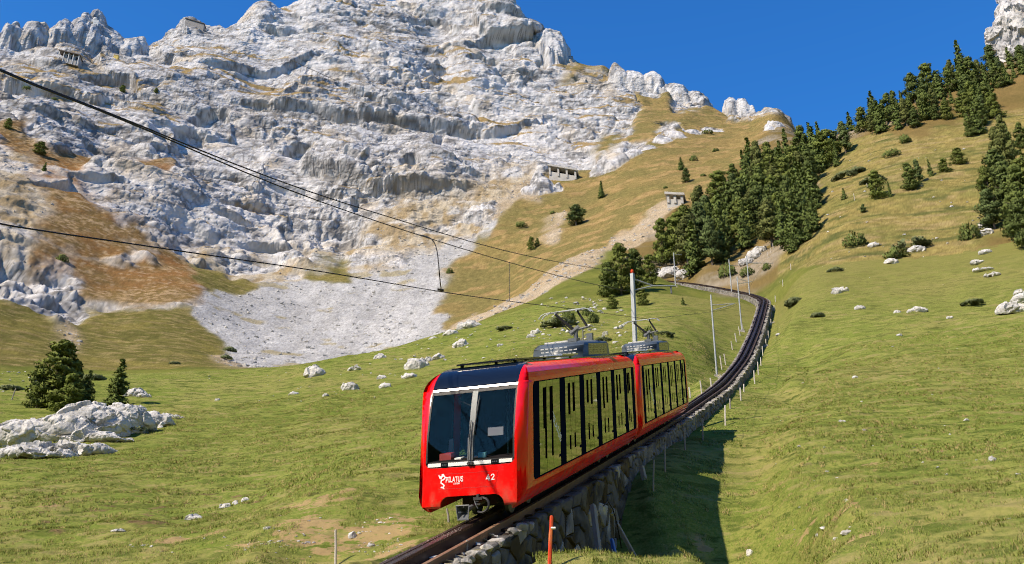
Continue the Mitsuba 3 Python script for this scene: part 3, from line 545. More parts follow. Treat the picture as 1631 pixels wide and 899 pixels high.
# scattered small stones
g = rng(77); st = []
for px0, px1, py0, py1, n, s0, s1 in ((560, 860, 505, 600, 110, .12, .5), (560, 640, 830, 899, 70, .03, .12), (380, 520, 820, 899, 40, .03, .14), (330, 640, 585, 640, 40, .08, .35), (0, 110, 590, 625, 60, .1, .6), (1220, 1630, 420, 880, 90, .04, .22), (860, 1000, 475, 560, 150, .15, .8), (1230, 1560, 230, 420, 50, .2, .8), (200, 500, 860, 880, 40, .04, .15)):
    for _ in range(n):
        p = hit2(g.uniform(px0, px1), g.uniform(py0, py1)); s = g.uniform(s0, s1) ** 1.0 * (.4 + .6 * g.random())
        if TRK_TREE.query(p[:2])[0] < 1.6: continue
        q = g.normal(0, 1, (22, 3)); q /= np.linalg.norm(q, axis=1, keepdims=True); m = hull(q * g.uniform(.75, 1.1, (22, 1)) * [s * .62, s * g.uniform(.4, .6), s * g.uniform(.25, .42)]); st.append(at_pt(m, p + [0, 0, s * .04], g.random() * 6))
scene['stones'] = mikit.ply(cat_(st), 'limestone', smooth=False)
tag('stones', 'small pale limestone stones strewn over the meadow', 'stones', kind='stuff')
# ------------------------------------------------------------------ trees
def tri_cloud(c, size, g, up=.3, flat=None):
    """leaf tufts: a random triangle about each centre"""
    n = len(c); a = g.normal(0, 1, (n, 3)); a /= np.linalg.norm(a, axis=1, keepdims=True)
    b = g.normal(0, 1, (n, 3)); b -= (a * b).sum(1, keepdims=True) * a; b /= np.linalg.norm(b, axis=1, keepdims=True)
    s = np.broadcast_to(size, (n,))[:, None] * g.uniform(.6, 1.4, (n, 1))
    return np.stack([c + a * s, c - a * s * .6 + b * s * .55, c - a * s * .6 - b * s * .55], 1).reshape(-1, 3)
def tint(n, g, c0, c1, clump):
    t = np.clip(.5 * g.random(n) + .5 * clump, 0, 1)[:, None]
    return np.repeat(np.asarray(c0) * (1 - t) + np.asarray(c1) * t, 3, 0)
def spruce(seed, h=10.0, w=.19, dark=(.048, .074, .024), light=(.125, .160, .048)):
    g = rng(seed); cs, sz, cl = [], [], []
    nw = 24
    for i in range(nw):
        f = .06 + .92 * i / (nw - 1); R = h * w * (1 - f) ** .8 * g.uniform(.78, 1.15) + .08
        nb = max(4, int(13 * (1 - f) ** .5))
        for b in range(nb):
            th = g.random() * 6.283; L = R * g.uniform(.6, 1.12); k = max(3, int(L / .20)); t = np.linspace(.15, 1, k)
            x = L * t; z = f * h - .32 * x + .10 * x * x / max(L, .3) + g.normal(0, .06, k)
            p = np.stack([np.cos(th) * x, np.sin(th) * x, z], -1); p = np.repeat(p, 3, 0) + g.normal(0, .10 + .02 * L, (3 * k, 3)) * [1, 1, .6]
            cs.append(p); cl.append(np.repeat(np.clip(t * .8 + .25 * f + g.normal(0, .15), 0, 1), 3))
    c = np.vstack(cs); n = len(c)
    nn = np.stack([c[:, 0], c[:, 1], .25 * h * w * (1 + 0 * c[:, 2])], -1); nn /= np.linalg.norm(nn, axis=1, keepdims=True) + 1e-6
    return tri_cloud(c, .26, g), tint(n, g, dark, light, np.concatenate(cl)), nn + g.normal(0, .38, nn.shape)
def pine(seed, h=9.0, w=.30, low=.12, dark=(.042, .064, .020), light=(.120, .150, .044)):
    g = rng(seed); cs, cl, ns = [], [], []
    nl = 64
    for i in range(nl):
        f = low + (1 - low) * (i + g.random()) / nl; R = h * w * (math.sin(min(1, (1.02 - f) / .62) * math.pi / 2) ** .8) * (.75 + .3 * math.sin(f * 17 + seed))
        th = g.random() * 6.283; rr = R * g.uniform(.35, 1.0)
        s = h * .084 * g.uniform(.7, 1.35) * (1.15 - .5 * f)
        c0 = np.array([math.cos(th) * rr, math.sin(th) * rr, f * h - .05 * h])
        d = g.normal(0, 1, (80, 3)); d /= np.linalg.norm(d, axis=1, keepdims=True)
        p = c0 + d * s * [1.25, 1.25, .72] * (g.random((80, 1)) ** .4)
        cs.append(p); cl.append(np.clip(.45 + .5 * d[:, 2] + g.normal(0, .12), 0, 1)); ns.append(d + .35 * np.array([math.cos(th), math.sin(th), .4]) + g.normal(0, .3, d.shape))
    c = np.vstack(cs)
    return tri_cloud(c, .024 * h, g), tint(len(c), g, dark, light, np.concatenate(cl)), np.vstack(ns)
def shrub(seed, r=1.0, h=.7, n=900, dark=(.055, .080, .026), light=(.14, .17, .052)):
    g = rng(seed); d = g.normal(0, 1, (n, 3)); d[:, 2] = np.abs(d[:, 2]); d /= np.linalg.norm(d, axis=1, keepdims=True)
    lump = .75 + .5 * fbm3(d * 2.2 + seed, 2, seed)
    p = d * [r, r, h] * (g.random((n, 1)) ** .35) * lump[:, None]
    ok = fbm3(np.stack([p[:, 0] / r * 2.4 + seed, p[:, 1] / r * 2.4, 0 * p[:, 0]], -1), 2, seed + 3) > .40; p, d = p[ok], d[ok]; n = len(p)
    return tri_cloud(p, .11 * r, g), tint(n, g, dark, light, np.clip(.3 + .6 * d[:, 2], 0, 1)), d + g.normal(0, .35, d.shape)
PT_ = 1.25
scene['needles'] = {'type': 'twosided', 'b': {'type': 'diffuse', 'reflectance': {'type': 'mesh_attribute', 'name': 'vertex_color'}}}
scene['bark'] = {'type': 'twosided', 'b': {'type': 'diffuse', 'reflectance': mikit.proc(lambda p, n, uv: mikit.mix([.10, .075, .055], [.22, .19, .16], mikit.fbm(p.x * 4, p.y * 4, p.z * 1.2, 3)))}}
def leafy(v, c, nrm=None):
    n = np.repeat(nrm, 3, 0); n /= np.linalg.norm(n, axis=1, keepdims=True) + 1e-9
    return {'type': 'ply', 'filename': meshkit.write_ply(trimesh.Trimesh(v, np.arange(len(v)).reshape(-1, 3), process=False), True, None, np.clip(c * PT_, .01, 1), normals=n), 'face_normals': False, 'bsdf': {'type': 'ref', 'id': 'needles'}}
def limbs(seed, h, n, rad, spread, lo, hi):
    g = rng(seed); ms = [tube([[0, 0, -.6], [g.normal(0, .05), g.normal(0, .05), h * .35], [g.normal(0, .12), g.normal(0, .12), h * .93]], [rad * 1.25, rad * .8, rad * .12], 7)]
    for i in range(n):
        z = h * g.uniform(lo, hi); th = g.random() * 6.283; L = h * spread * (1 - z / h) ** .6
        ms.append(tube([[0, 0, z], [math.cos(th) * L * .5, math.sin(th) * L * .5, z + L * .12], [math.cos(th) * L, math.sin(th) * L, z + L * .35]], [rad * .35, rad * .22, rad * .08], 4, False))
    return mikit.ply(cat_(ms), 'bark', smooth=False)
KIND = {}
def make_kind(k, crown, trunk):
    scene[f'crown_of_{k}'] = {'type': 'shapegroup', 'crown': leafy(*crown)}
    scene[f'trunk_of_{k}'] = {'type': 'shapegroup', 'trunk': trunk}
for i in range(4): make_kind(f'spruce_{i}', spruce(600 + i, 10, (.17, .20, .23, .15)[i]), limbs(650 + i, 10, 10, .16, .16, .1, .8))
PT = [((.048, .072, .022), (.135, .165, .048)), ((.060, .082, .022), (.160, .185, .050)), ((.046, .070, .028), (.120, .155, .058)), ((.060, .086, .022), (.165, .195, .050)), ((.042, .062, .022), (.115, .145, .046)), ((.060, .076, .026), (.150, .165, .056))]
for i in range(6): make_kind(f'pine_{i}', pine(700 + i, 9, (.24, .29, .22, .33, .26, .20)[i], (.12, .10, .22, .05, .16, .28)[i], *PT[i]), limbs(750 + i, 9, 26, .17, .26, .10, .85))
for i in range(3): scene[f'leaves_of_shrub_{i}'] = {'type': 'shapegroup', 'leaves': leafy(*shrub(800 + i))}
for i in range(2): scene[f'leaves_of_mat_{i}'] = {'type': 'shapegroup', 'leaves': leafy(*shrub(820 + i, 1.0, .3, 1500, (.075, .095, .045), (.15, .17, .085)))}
H0 = {'spruce': 10.0, 'pine': 9.0}
def plant_tree(kind, p, h, rz, label, group=None, wide=1.0):
    sp = kind.split('_')[0]; s = h / H0[sp]
    key = thing('spruce_tree' if sp == 'spruce' else 'pine_tree', label, 'tree', group)
    M = T().translate([float(v) for v in p]).rotate([0, 0, 1], math.degrees(rz)).scale([s * wide, s * wide, s])
    scene[key + '__crown'] = {'type': 'instance', 'g': {'type': 'ref', 'id': f'crown_of_{kind}'}, 'to_world': M}
    scene[key + '__trunk'] = {'type': 'instance', 'g': {'type': 'ref', 'id': f'trunk_of_{kind}'}, 'to_world': M}
def tree_px(kind, px, py, top, label, group=None, wide=1.0, seed=0, skip=0.0, r=None):
    p = hit2(px, py, skip) if r is None else pt(px, py, r)
    k = pxm(p)
    plant_tree(kind, p - [0, 0, .15], (py - top) * k * 1.03, rng(seed + int(px * 7 + py)).random() * 6.28, label, group, wide)
SINGLE = [   # kind, px, py of foot, py of top, label, widening
    ('pine_1', 80, 652, 534, 'tall bushy pine on the left outcrop, highest of its clump', 1.25), ('pine_3', 108, 655, 592, 'low light green pine at the front of the left outcrop', 1.35), ('spruce_2', 134, 650, 588, 'dark bushy conifer between the tall pine and the lone spruce at left', 1.2), ('spruce_0', 183, 648, 569, 'lone slender spruce standing right of the pine clump at left', 1.5), ('pine_4', 58, 652, 580, 'lower pine at the left side of the tall pine on the outcrop', 1.3), ('pine_1', 105, 650, 566, 'dense pine between the tall pine and the dark conifer at left', 1.15),
    ('pine_1', 990, 470, 378, 'tallest pine of the clump beside the nearest mast', .95), ('pine_0', 968, 474, 412, 'rounded pine at the left of the clump behind the mast', 1.1), ('pine_4', 1012, 466, 388, 'pine rising behind the top of the nearest mast', 1.0), ('pine_3', 1036, 452, 398, 'bushy pine right of the nearest mast', 1.0), ('pine_3', 976, 492, 466, 'small round pine at the foot of the left clump', 1.3), ('pine_1', 1024, 486, 452, 'small pine below the arm of the nearest mast', 1.1), ('spruce_2', 1088, 486, 471, 'tiny lone spruce on the slope under the stone wall', 1.3),
    ('spruce_0', 1535, 122, 50, 'tallest slender spruce on the right skyline', .9), ('pine_2', 1582, 108, 62, 'pine on the skyline below the rock tower', 1.2), ('spruce_1', 1355, 208, 172, 'leftmost skyline spruce of the right ridge', 1.2),
    ('pine_3', 1398, 316, 264, 'broad lone pine on the dry slope', .95), ('spruce_3', 1418, 314, 285, 'thin sparse young tree right of the broad lone pine', .8), ('pine_0', 1452, 303, 252, 'pine in the middle group on the dry slope', 1.05), ('pine_2', 1464, 290, 247, 'leaning pale pine behind the middle group', .8), ('spruce_1', 1483, 281, 250, 'narrow pine at the right of the middle group', .9), ('pine_3', 1505, 274, 248, 'low round pine on the dry slope before the right ridge', 1.3), ('pine_1', 1528, 262, 230, 'bushy pine left of the gully on the dry slope', 1.4), ('spruce_1', 1345, 318, 297, 'small lone spruce at the left of the dry slope', 1.3), ('pine_2', 1376, 339, 322, 'tiny leaning pine low on the dry slope', 1.3), ('spruce_2', 1264, 402, 371, 'small round spruce at the lower right corner of the dense pines', 1.5),
    ('pine_4', 1093, 290, 262, 'dark pine alone on the ochre hill', 1.0), ('spruce_3', 958, 316, 285, 'leaning dark spruce on the ochre hill below the gallery', 1.2), ('pine_2', 917, 358, 320, 'ragged pine low on the ochre hill', 1.6), ('pine_3', 846, 399, 374, 'bushy pine on the ochre hill, left of two', 1.0), ('pine_0', 856, 393, 378, 'small round pine on the ochre hill, right of two', 1.2), ('spruce_2', 1085, 270, 246, 'small dark spruce high on the ochre hill', 1.2), ('pine_1', 62, 246, 222, 'dark bushy pine on the orange slope at the left edge', 1.6), ('spruce_2', 70, 272, 255, 'small spruce on the orange slope at the left', 1.2), ('pine_3', 195, 146, 132, 'small dark pine on the grassy rock shelf at upper left', 1.4), ('pine_3', 248, 148, 138, 'tiny pine right on the grassy rock shelf at upper left', 1.4), ('pine_3', 12, 204, 184, 'dark bush pine at the far left edge of the cliff', 1.2)]
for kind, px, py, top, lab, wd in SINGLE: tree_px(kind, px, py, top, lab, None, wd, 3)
def scatter(poly, n, hmin, hmax, seed, label, group, sep, kinds, skip=0.0, wide=(.72, 1.2)):
    g = rng(seed); pg = Polygon(poly); x0, y0, x1, y1 = pg.bounds; out = []; tries = 0
    while len(out) < n and tries < 6000:
        tries += 1
        x, y = g.uniform(x0, x1), g.uniform(y0, y1)
        if not pg.contains(Point(x, y)): continue
        if any(math.hypot((x - a) , (y - b) * 1.5) < sep for a, b in out): continue
        out.append((x, y))
    out.sort(key=lambda q: -q[1]); rows = 1 if n < 16 else 2 if n < 30 else 3 if n < 45 else 4
    names = {1: [''], 2: ['front ', 'back '], 3: ['front ', 'middle ', 'back '], 4: ['front ', 'second ', 'third ', 'back ']}[rows]
    per = -(-len(out) // rows)
    for i, (x, y) in enumerate(out):
        row = out[i // per * per:i // per * per + per]; k_ = 1 + sorted(q[0] for q in row).index(x)
        h = g.uniform(hmin, hmax)
        tree_px(kinds[g.integers(len(kinds))], x, y, y - h, label.format(ordinal(k_), names[i // per] + 'row' if rows > 1 else 'group'), group, g.uniform(*wide), seed, skip)
PK = ['pine_0', 'pine_1', 'pine_2', 'pine_3', 'pine_4', 'pine_5', 'spruce_0', 'spruce_1', 'spruce_2', 'spruce_3', 'spruce_1']
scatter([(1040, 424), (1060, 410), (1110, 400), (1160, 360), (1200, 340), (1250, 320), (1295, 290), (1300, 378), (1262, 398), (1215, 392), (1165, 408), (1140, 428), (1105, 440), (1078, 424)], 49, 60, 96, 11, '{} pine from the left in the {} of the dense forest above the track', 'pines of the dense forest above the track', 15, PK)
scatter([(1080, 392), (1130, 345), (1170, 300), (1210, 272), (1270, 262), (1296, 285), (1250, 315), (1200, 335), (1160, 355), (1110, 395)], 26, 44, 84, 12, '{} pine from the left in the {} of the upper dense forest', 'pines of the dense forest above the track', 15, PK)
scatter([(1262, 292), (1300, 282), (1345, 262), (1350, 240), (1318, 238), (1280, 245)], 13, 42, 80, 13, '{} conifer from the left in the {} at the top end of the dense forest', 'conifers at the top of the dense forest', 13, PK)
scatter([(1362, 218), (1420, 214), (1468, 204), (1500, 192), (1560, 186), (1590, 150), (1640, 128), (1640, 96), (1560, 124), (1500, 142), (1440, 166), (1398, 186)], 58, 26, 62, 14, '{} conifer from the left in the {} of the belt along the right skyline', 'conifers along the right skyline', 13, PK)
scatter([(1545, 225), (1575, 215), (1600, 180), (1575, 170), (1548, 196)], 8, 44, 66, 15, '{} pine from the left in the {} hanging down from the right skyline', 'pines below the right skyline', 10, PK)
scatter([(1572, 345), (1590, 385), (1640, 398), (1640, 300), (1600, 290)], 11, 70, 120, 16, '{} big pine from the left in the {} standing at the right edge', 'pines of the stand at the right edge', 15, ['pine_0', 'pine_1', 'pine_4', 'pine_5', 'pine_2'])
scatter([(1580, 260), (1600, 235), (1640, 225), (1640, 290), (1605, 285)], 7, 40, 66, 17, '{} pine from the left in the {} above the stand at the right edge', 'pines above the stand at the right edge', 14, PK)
def bush(px, py, w, h, label, group=None, mat=False, seed=0):
    p = hit2(px, py); k = pxm(p); g = rng(int(px * 3 + py))
    key = thing('juniper_bush' if mat else 'bush', label, 'bush', group)
    kk = f'leaves_of_mat_{g.integers(2)}' if mat else f'leaves_of_shrub_{g.integers(3)}'
    sz = h * k / (.3 if mat else .7)
    M = T().translate([float(v) for v in p - [0, 0, .05]]).rotate([0, 0, 1], g.random() * 360).scale([w * k * .5, w * k * .5, sz])
    scene[key + '__foliage'] = {'type': 'instance', 'g': {'type': 'ref', 'id': kk}, 'to_world': M}
BUSHES = [
    (1363, 392, 38, 24, 'low dark bush pine on the right meadow below the dry slope', False), (1430, 411, 42, 18, 'bushy green juniper at the left of the flat mat', False), (1452, 394, 60, 12, 'flat wide grey green juniper mat on the right meadow', True), (1266, 484, 34, 12, 'grey green juniper mat right of the track bend', True), (1302, 503, 24, 8, 'dark juniper patch on the right meadow below the mat', True), (1330, 433, 26, 7, 'small juniper patch in the upper right meadow', True), (1550, 487, 36, 7, 'dark low mat beside the ledge at the right edge', True), (1545, 382, 34, 28, 'bushy shrub left of the pines at the right edge', False),
    (1190, 440, 24, 16, None, False), (1160, 440, 30, 24, 'dark shrub behind the masts at the track bend', False), (1222, 430, 16, 12, None, False), (1235, 390, 14, 10, None, False), (220, 688, 56, 10, 'brown green low mat in front of the left outcrop', True), (366, 558, 22, 8, 'dark mat on the near edge of the scree', True), (360, 572, 20, 8, None, True), (278, 578, 20, 6, None, True), (150, 606, 40, 12, 'dark green mat behind the lone spruce', True), (20, 620, 40, 10, None, True), (906, 512, 24, 20, 'small spruce like shrub beside the pantograph', False), (935, 503, 18, 18, None, False), (890, 520, 60, 12, 'wide dark mat on the rocky slope left of the pantograph', True), (945, 516, 20, 18, None, False), (1033, 540, 20, 18, None, False), (1055, 532, 40, 8, None, True), (805, 525, 30, 5, None, True), (960, 545, 30, 8, None, True),
    (1340, 205, 20, 14, None, False), (1420, 250, 30, 12, None, False), (1440, 228, 24, 14, None, False), (1365, 275, 30, 10, None, True), (1390, 290, 40, 8, None, True), (1345, 283, 40, 8, None, True), (1320, 255, 26, 18, None, False),
    (1128, 212, 20, 6, None, False), (1140, 240, 12, 6, None, False), (1105, 255, 14, 10, None, False), (830, 362, 22, 8, None, False), (925, 340, 20, 10, None, False), (716, 436, 12, 10, None, False), (880, 340, 10, 5, None, False), (1120, 280, 10, 5, None, False), (1060, 300, 8, 5, None, False), (100, 415, 20, 12, 'dark shrub on the knoll of the orange slope', False), (45, 142, 16, 6, None, False), (88, 158, 12, 5, None, False)]
for px, py, w, h, lab, mat in BUSHES:
    if lab is None:
        same = sorted(q[0] for q in BUSHES if q[4] is None and q[5] == mat and (q[0] < 1000) == (px < 1000))
        lab = f"{'low grey green juniper mat' if mat else 'small green shrub'} {'left' if px < 1000 else 'right'} of the nearest mast, {ordinal(1 + same.index(px))} of these from the left"
        bush(px, py, w, h * (.7 if mat else 1), lab, 'juniper mats' if mat else 'small shrubs', mat)
    else: bush(px, py, w, h * (.75 if mat else 1), lab, None, mat)
# ------------------------------------------------------------------ the two railcars
def principled(col, rough=.4, metal=0.0, spec=.5, **k):
    return {'type': 'twosided', 'b': {'type': 'principled', 'base_color': rgb(*col), 'roughness': rough, 'metallic': metal, 'specular': spec, **k}}
def _paint(p, n, uv):
    u = (p.x - float(CAR_O[0])) * SA + (p.y - float(CAR_O[1])) * CA; w = p.z - float(CAR_O[2]) - GRADE * u
    c = mikit.mix([.80, .0015, .001], [.70, .004, .004], mikit.smoothstep(.5, .8, mikit.fbm(p.x * 5, p.y * 5, p.z * 2, 3)))
    d = mikit.smoothstep(.75, -.1, w) * mikit.smoothstep(.35, .75, mikit.fbm(p.x * 7, p.y * 7, p.z * 2.5, 4)) * .55 + mikit.smoothstep(.70, .82, mikit.noise(p.x * 38, p.y * 38, p.z * 38)) * .10
    return mikit.mix(c, mi.Color3f(.30, .19, .13), d)
scene['red_paint'] = {'type': 'twosided', 'b': {'type': 'principled', 'base_color': mikit.proc(_paint), 'roughness': mikit.proc(lambda p, n, uv: .12 + .14 * mikit.smoothstep(.45, .8, mikit.fbm(p.x * 4, p.y * 4, p.z * 2, 3))), 'specular': .5, 'clearcoat': .5, 'clearcoat_gloss': .98}}
scene['navy_gloss'] = principled((.006, .010, .022), .12, 0, .5)
scene['pillar_navy'] = {'type': 'twosided', 'b': {'type': 'diffuse', 'reflectance': rgb(.006, .010, .022)}}
scene['black_gloss'] = principled((.008, .009, .012), .15)
scene['rubber'] = principled((.014, .014, .016), .6)
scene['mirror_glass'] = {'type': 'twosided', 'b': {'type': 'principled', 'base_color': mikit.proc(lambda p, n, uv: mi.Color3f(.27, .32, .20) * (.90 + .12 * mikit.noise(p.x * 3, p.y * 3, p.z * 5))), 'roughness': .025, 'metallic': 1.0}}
scene['slot_glass'] = {'type': 'twosided', 'b': {'type': 'diffuse', 'reflectance': rgb(.004, .004, .005)}}
scene['post_steel'] = principled((.10, .115, .125), .5, .2)
scene['silver'] = principled((.50, .51, .52), .25, 1.0)
scene['white_lamp'] = principled((.80, .80, .78), .3)
scene['white_print'] = principled((.82, .82, .82), .5)
scene['pod_grey'] = principled((.075, .095, .115), .38, 0, .5)
scene['pod_side'] = principled((.16, .17, .13), .25, .7)
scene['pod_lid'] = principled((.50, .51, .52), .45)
scene['coupler_grey'] = principled((.10, .11, .12), .5)
scene['cab_dark'] = principled((.012, .010, .011), .8, 0, .1)
scene['cab_grey'] = principled((.14, .15, .18), .6)
scene['cab_red'] = principled((.22, .01, .012), .5)
scene['plant_green'] = principled((.05, .14, .02), .7)
scene['teal_plastic'] = principled((.06, .22, .25), .5)
scene['galvanised'] = {'type': 'twosided', 'b': {'type': 'principled', 'base_color': mikit.proc(lambda p, n, uv: mikit.mix([.27, .31, .34], [.40, .43, .45], mikit.fbm(p.x * 3, p.y * 3, p.z * 1.5, 3))), 'roughness': .5, 'metallic': .2}}
scene['windscreen_glass'] = {'type': 'thindielectric', 'int_ior': 1.5, 'specular_reflectance': rgb(.62, .50, .40)}
LC, HW, HT = 12.75, 1.29, 3.19
CAR_W = CAR_O - .14 * np.array([CA, -SA, 0])          # middle of the body
FR = np.array([(.30, 0), (.16, .08), (.06, .22), (0, .55), (0, 1.0), (.045, 1.5), (.115, 2.0), (.20, 2.4), (.285, 2.65), (.37, 2.82), (.48, 2.95), (.66, 3.07), (.90, 3.15), (1.25, 3.19)])
def ub(w): return PchipInterpolator(FR[:, 1], FR[:, 0])(np.clip(w, 0, HT))
def uc(v):
    a = np.abs(v); return .05 * (a / 1.0) ** 2 + np.where(a > 1.0, .30 * (1 - np.sqrt(np.clip(1 - ((a - 1.0) / .295) ** 2, 0, 1))), 0)
_w = np.r_[np.linspace(0, 2.6, 27), np.linspace(2.65, HT, 16)]
def prof_side(): return Polygon([(ub(w), w) for w in _w] + [(LC - ub(w), w) for w in _w[::-1]])
def prof_plan():
    v = np.r_[np.linspace(-HW, -1.0, 14), np.linspace(-.93, .93, 13), np.linspace(1.0, HW, 14)]
    return Polygon([(uc(x), x) for x in v] + [(LC - uc(x), x) for x in v[::-1]])
_hw = [(0, .86), (.05, .94), (.14, 1.05), (.28, 1.165), (.42, 1.25), (.56, 1.29), (2.66, 1.29), (2.80, 1.275), (2.92, 1.23), (3.03, 1.15), (3.12, 1.03), (3.17, .90), (3.19, .74)]
def prof_cross(): return Polygon([(h, w) for w, h in _hw] + [(-h, w) for w, h in _hw[::-1]])
def extr(pg, h, M):
    """a shapely polygon extruded by h along its normal, then moved by the 3 x 4 matrix M"""
    cs = m3.CrossSection([np.asarray(pg.exterior.coords)[:-1]] + [np.asarray(r.coords)[:-1] for r in pg.interiors], m3.FillRule.EvenOdd)
    return m3.Manifold.extrude(cs, h).transform(np.asarray(M, float))
M_CROSS = lambda u0: [[0, 0, 1, u0], [1, 0, 0, 0], [0, 1, 0, 0]]          # polygon (v, w) extruded along u
M_SIDE = lambda v0: [[1, 0, 0, 0], [0, 0, -1, v0], [0, 1, 0, 0]]           # polygon (u, w) extruded towards -v from v0
M_PLAN = lambda w0: [[1, 0, 0, 0], [0, 1, 0, 0], [0, 0, 1, w0]]            # polygon (u, v) extruded upward
def body(inset=0.0):
    A = prof_cross().buffer(-inset, join_style=2) if inset else prof_cross()
    B = prof_side().buffer(-inset, join_style=2) if inset else prof_side()
    C = prof_plan().buffer(-inset, join_style=2) if inset else prof_plan()
    return extr(A, LC + 1, M_CROSS(-.5)) ^ extr(B, 3, M_SIDE(1.5)) ^ extr(C, 5, M_PLAN(-.5))
def mbox(u0, u1, v0, v1, w0, w1): return m3.Manifold.cube([u1 - u0, v1 - v0, w1 - w0]).translate([u0, v0, w0])
def rrect(x0, x1, y0, y1, r, n=6): return sbox(x0 + r, y0 + r, x1 - r, y1 - r).buffer(r, quad_segs=n)
outer = body()
BAND = (.60, LC - .60, .55, 2.70)
BANDP = rrect(*BAND, .14)
SCREEN = rrect(-1.04, 1.04, 1.0, 3.6, .13)
shell = outer - (body(.075) ^ mbox(-1, 20, -2, 2, .55, 5))
shell -= mbox(.10, LC - .10, -.95, .95, -1, .44)
shell -= extr(rrect(-.66, .80, -1, .40, .20), 2.2, M_CROSS(-.5)); shell -= extr(rrect(-.66, .80, -1, .40, .20), 2.2, M_CROSS(LC - 1.7))
shell -= extr(SCREEN, 1.6, M_CROSS(-.5)) - mbox(1.02, 5, -2, 2, 3.05, 4); shell -= extr(SCREEN, 1.6, M_CROSS(LC - 1.1)) - mbox(LC - 5, LC - 1.02, -2, 2, 3.05, 4)
for s in (1, -1):
    shell -= extr(BANDP, .3, M_SIDE(1.2580 + .3 if s > 0 else -1.2580))
ROOFP = rrect(1.02, LC - 1.02, -.92, .92, .05)
shell -= extr(ROOFP, 1, M_PLAN(3.165))
def sheared(m, uvw=True):
    """car frame (along, right, up) to the world: level floor lines follow the grade, ends and pillars stay upright"""
    if hasattr(m, 'to_mesh'):
        q = m.to_mesh(); m = trimesh.Trimesh(q.vert_properties[:, :3], q.tri_verts, process=False)
    v = np.asarray(m.vertices)
    P = CAR_W + v[:, :1] * [SA, CA, GRADE] + v[:, 1:2] * [CA, -SA, 0] + (v[:, 2:] * 1.032 - .10) * [0, 0, 1]
    return trimesh.Trimesh(P, m.faces[:, ::-1] if False else m.faces, process=False)
CARS = []
def carpart(name, m, bsdf, smooth=False, parent=None, **more):
    """one part for both cars: the same mesh, the second car moved up the line"""
    m = sheared(m)
    if m.volume < 0 and not more.get('sheet'): m = trimesh.Trimesh(m.vertices, m.faces[:, ::-1], process=False)
    sh = mikit.ply(m, bsdf, smooth=smooth)
    ks = []
    for i, (car, M) in enumerate(CARS):
        par = car if parent is None else parent[i]
        ks.append(obj(name, {**sh, **({'to_world': M} if M is not None else {})}, par))
    return ks
D2 = 13.05
c1 = thing('railcar', 'front red cogwheel railcar with large dark windscreen and mirrored side windows', 'railcar', 'coupled railcars')
c2 = thing('railcar', 'rear red railcar coupled behind the front car, only its side and roof showing', 'railcar', 'coupled railcars')
_q = straight(D2) - straight(0)
CARS += [(c1, None), (c2, T().translate([float(x) for x in _q]))]
carpart('body', shell, 'red_paint', 34)
def front_sheet(v0, v1, w0, w1, inset, nv=24, nw=30, rear=False, mask=None):
    """a thin sheet that follows the curved front, inset behind the paint"""
    V, W_ = np.meshgrid(np.linspace(v0, v1, nv), np.linspace(w0, w1, nw))
    U = np.maximum(ub(W_), uc(V)) + inset
    if rear: U = LC - U
    return trimesh.Trimesh(np.stack([U, V, W_], -1).reshape(-1, 3), (lambda q: np.vstack([q[:, [0, 1, 2]], q[:, [0, 2, 3]]]))(grid_faces(nw, nv)), process=False)
def thick_sheet(v0, v1, w0, w1, inset, t, nv=20, nw=12, rear=False):
    a, b = front_sheet(v0, v1, w0, w1, inset, nv, nw, rear), front_sheet(v0, v1, w0, w1, inset + t, nv, nw, rear)
    n = len(a.vertices); ring = np.r_[np.arange(nv), np.arange(1, nw) * nv + nv - 1, (nw - 1) * nv + np.arange(nv - 2, -1, -1), np.arange(nw - 2, 0, -1) * nv]
    nx = np.roll(ring, -1)
    return trimesh.Trimesh(np.vstack([a.vertices, b.vertices]), np.vstack([a.faces[:, ::-1], b.faces + n, np.stack([ring, nx, nx + n], 1), np.stack([ring, nx + n, ring + n], 1)]), process=False)
for rear in (False, True):
    carpart('windscreen', front_sheet(-1.04, -.03, 1.13, 2.60, .022, rear=rear), 'windscreen_glass', True, sheet=True)
    carpart('windscreen', front_sheet(.10, 1.04, 1.13, 2.60, .022, rear=rear), 'windscreen_glass', True, sheet=True)
    carpart('window_post', thick_sheet(-.03, .10, 1.13, 2.62, .008, .05, 4, 20, rear), 'post_steel', 40)
    carpart('roof_front_panel', thick_sheet(-1.04, 1.04, 2.745, 3.178, .006, .05, 24, 30, rear), 'navy_gloss', 40)
    carpart('trim_strip', thick_sheet(-1.04, 1.04, 2.675, 2.728, .004, .05, 20, 5, rear), 'silver', 40)
    carpart('seal', thick_sheet(-1.04, 1.04, 2.595, 2.662, .014, .05, 20, 3, rear), 'rubber', 40)
    for v0 in (-1.042, 1.002): carpart('seal', thick_sheet(v0, v0 + .04, 1.12, 2.66, .004, .06, 4, 24, rear), 'rubber', 40)
    ls = carpart('lamp_band', thick_sheet(-.985, .985, 1.032, 1.106, .010, .04, 24, 4, rear), 'white_lamp', 40)
    carpart('band_frame', thick_sheet(-1.04, 1.04, 1.002, 1.13, .028, .04, 20, 4, rear), 'rubber', 40)
    for v0 in (-.66, .52):
        cl = carpart('lamp_cluster', thick_sheet(v0, v0 + .17, 1.022, 1.114, .002, .03, 5, 4, rear), 'black_gloss', 40)
        if not rear:
            for k in range(3):
                u0 = float(max(ub(1.068), uc(v0 + .045 + k * .042)))
                d = trimesh.creation.cylinder(.014, .008, sections=10); d.apply_transform(trimesh.transformations.rotation_matrix(math.pi / 2, [0, 1, 0])); d.apply_translation([u0, v0 + .042 + k * .043, 1.068])
                carpart('lamp_lens', d, 'silver', parent=cl)
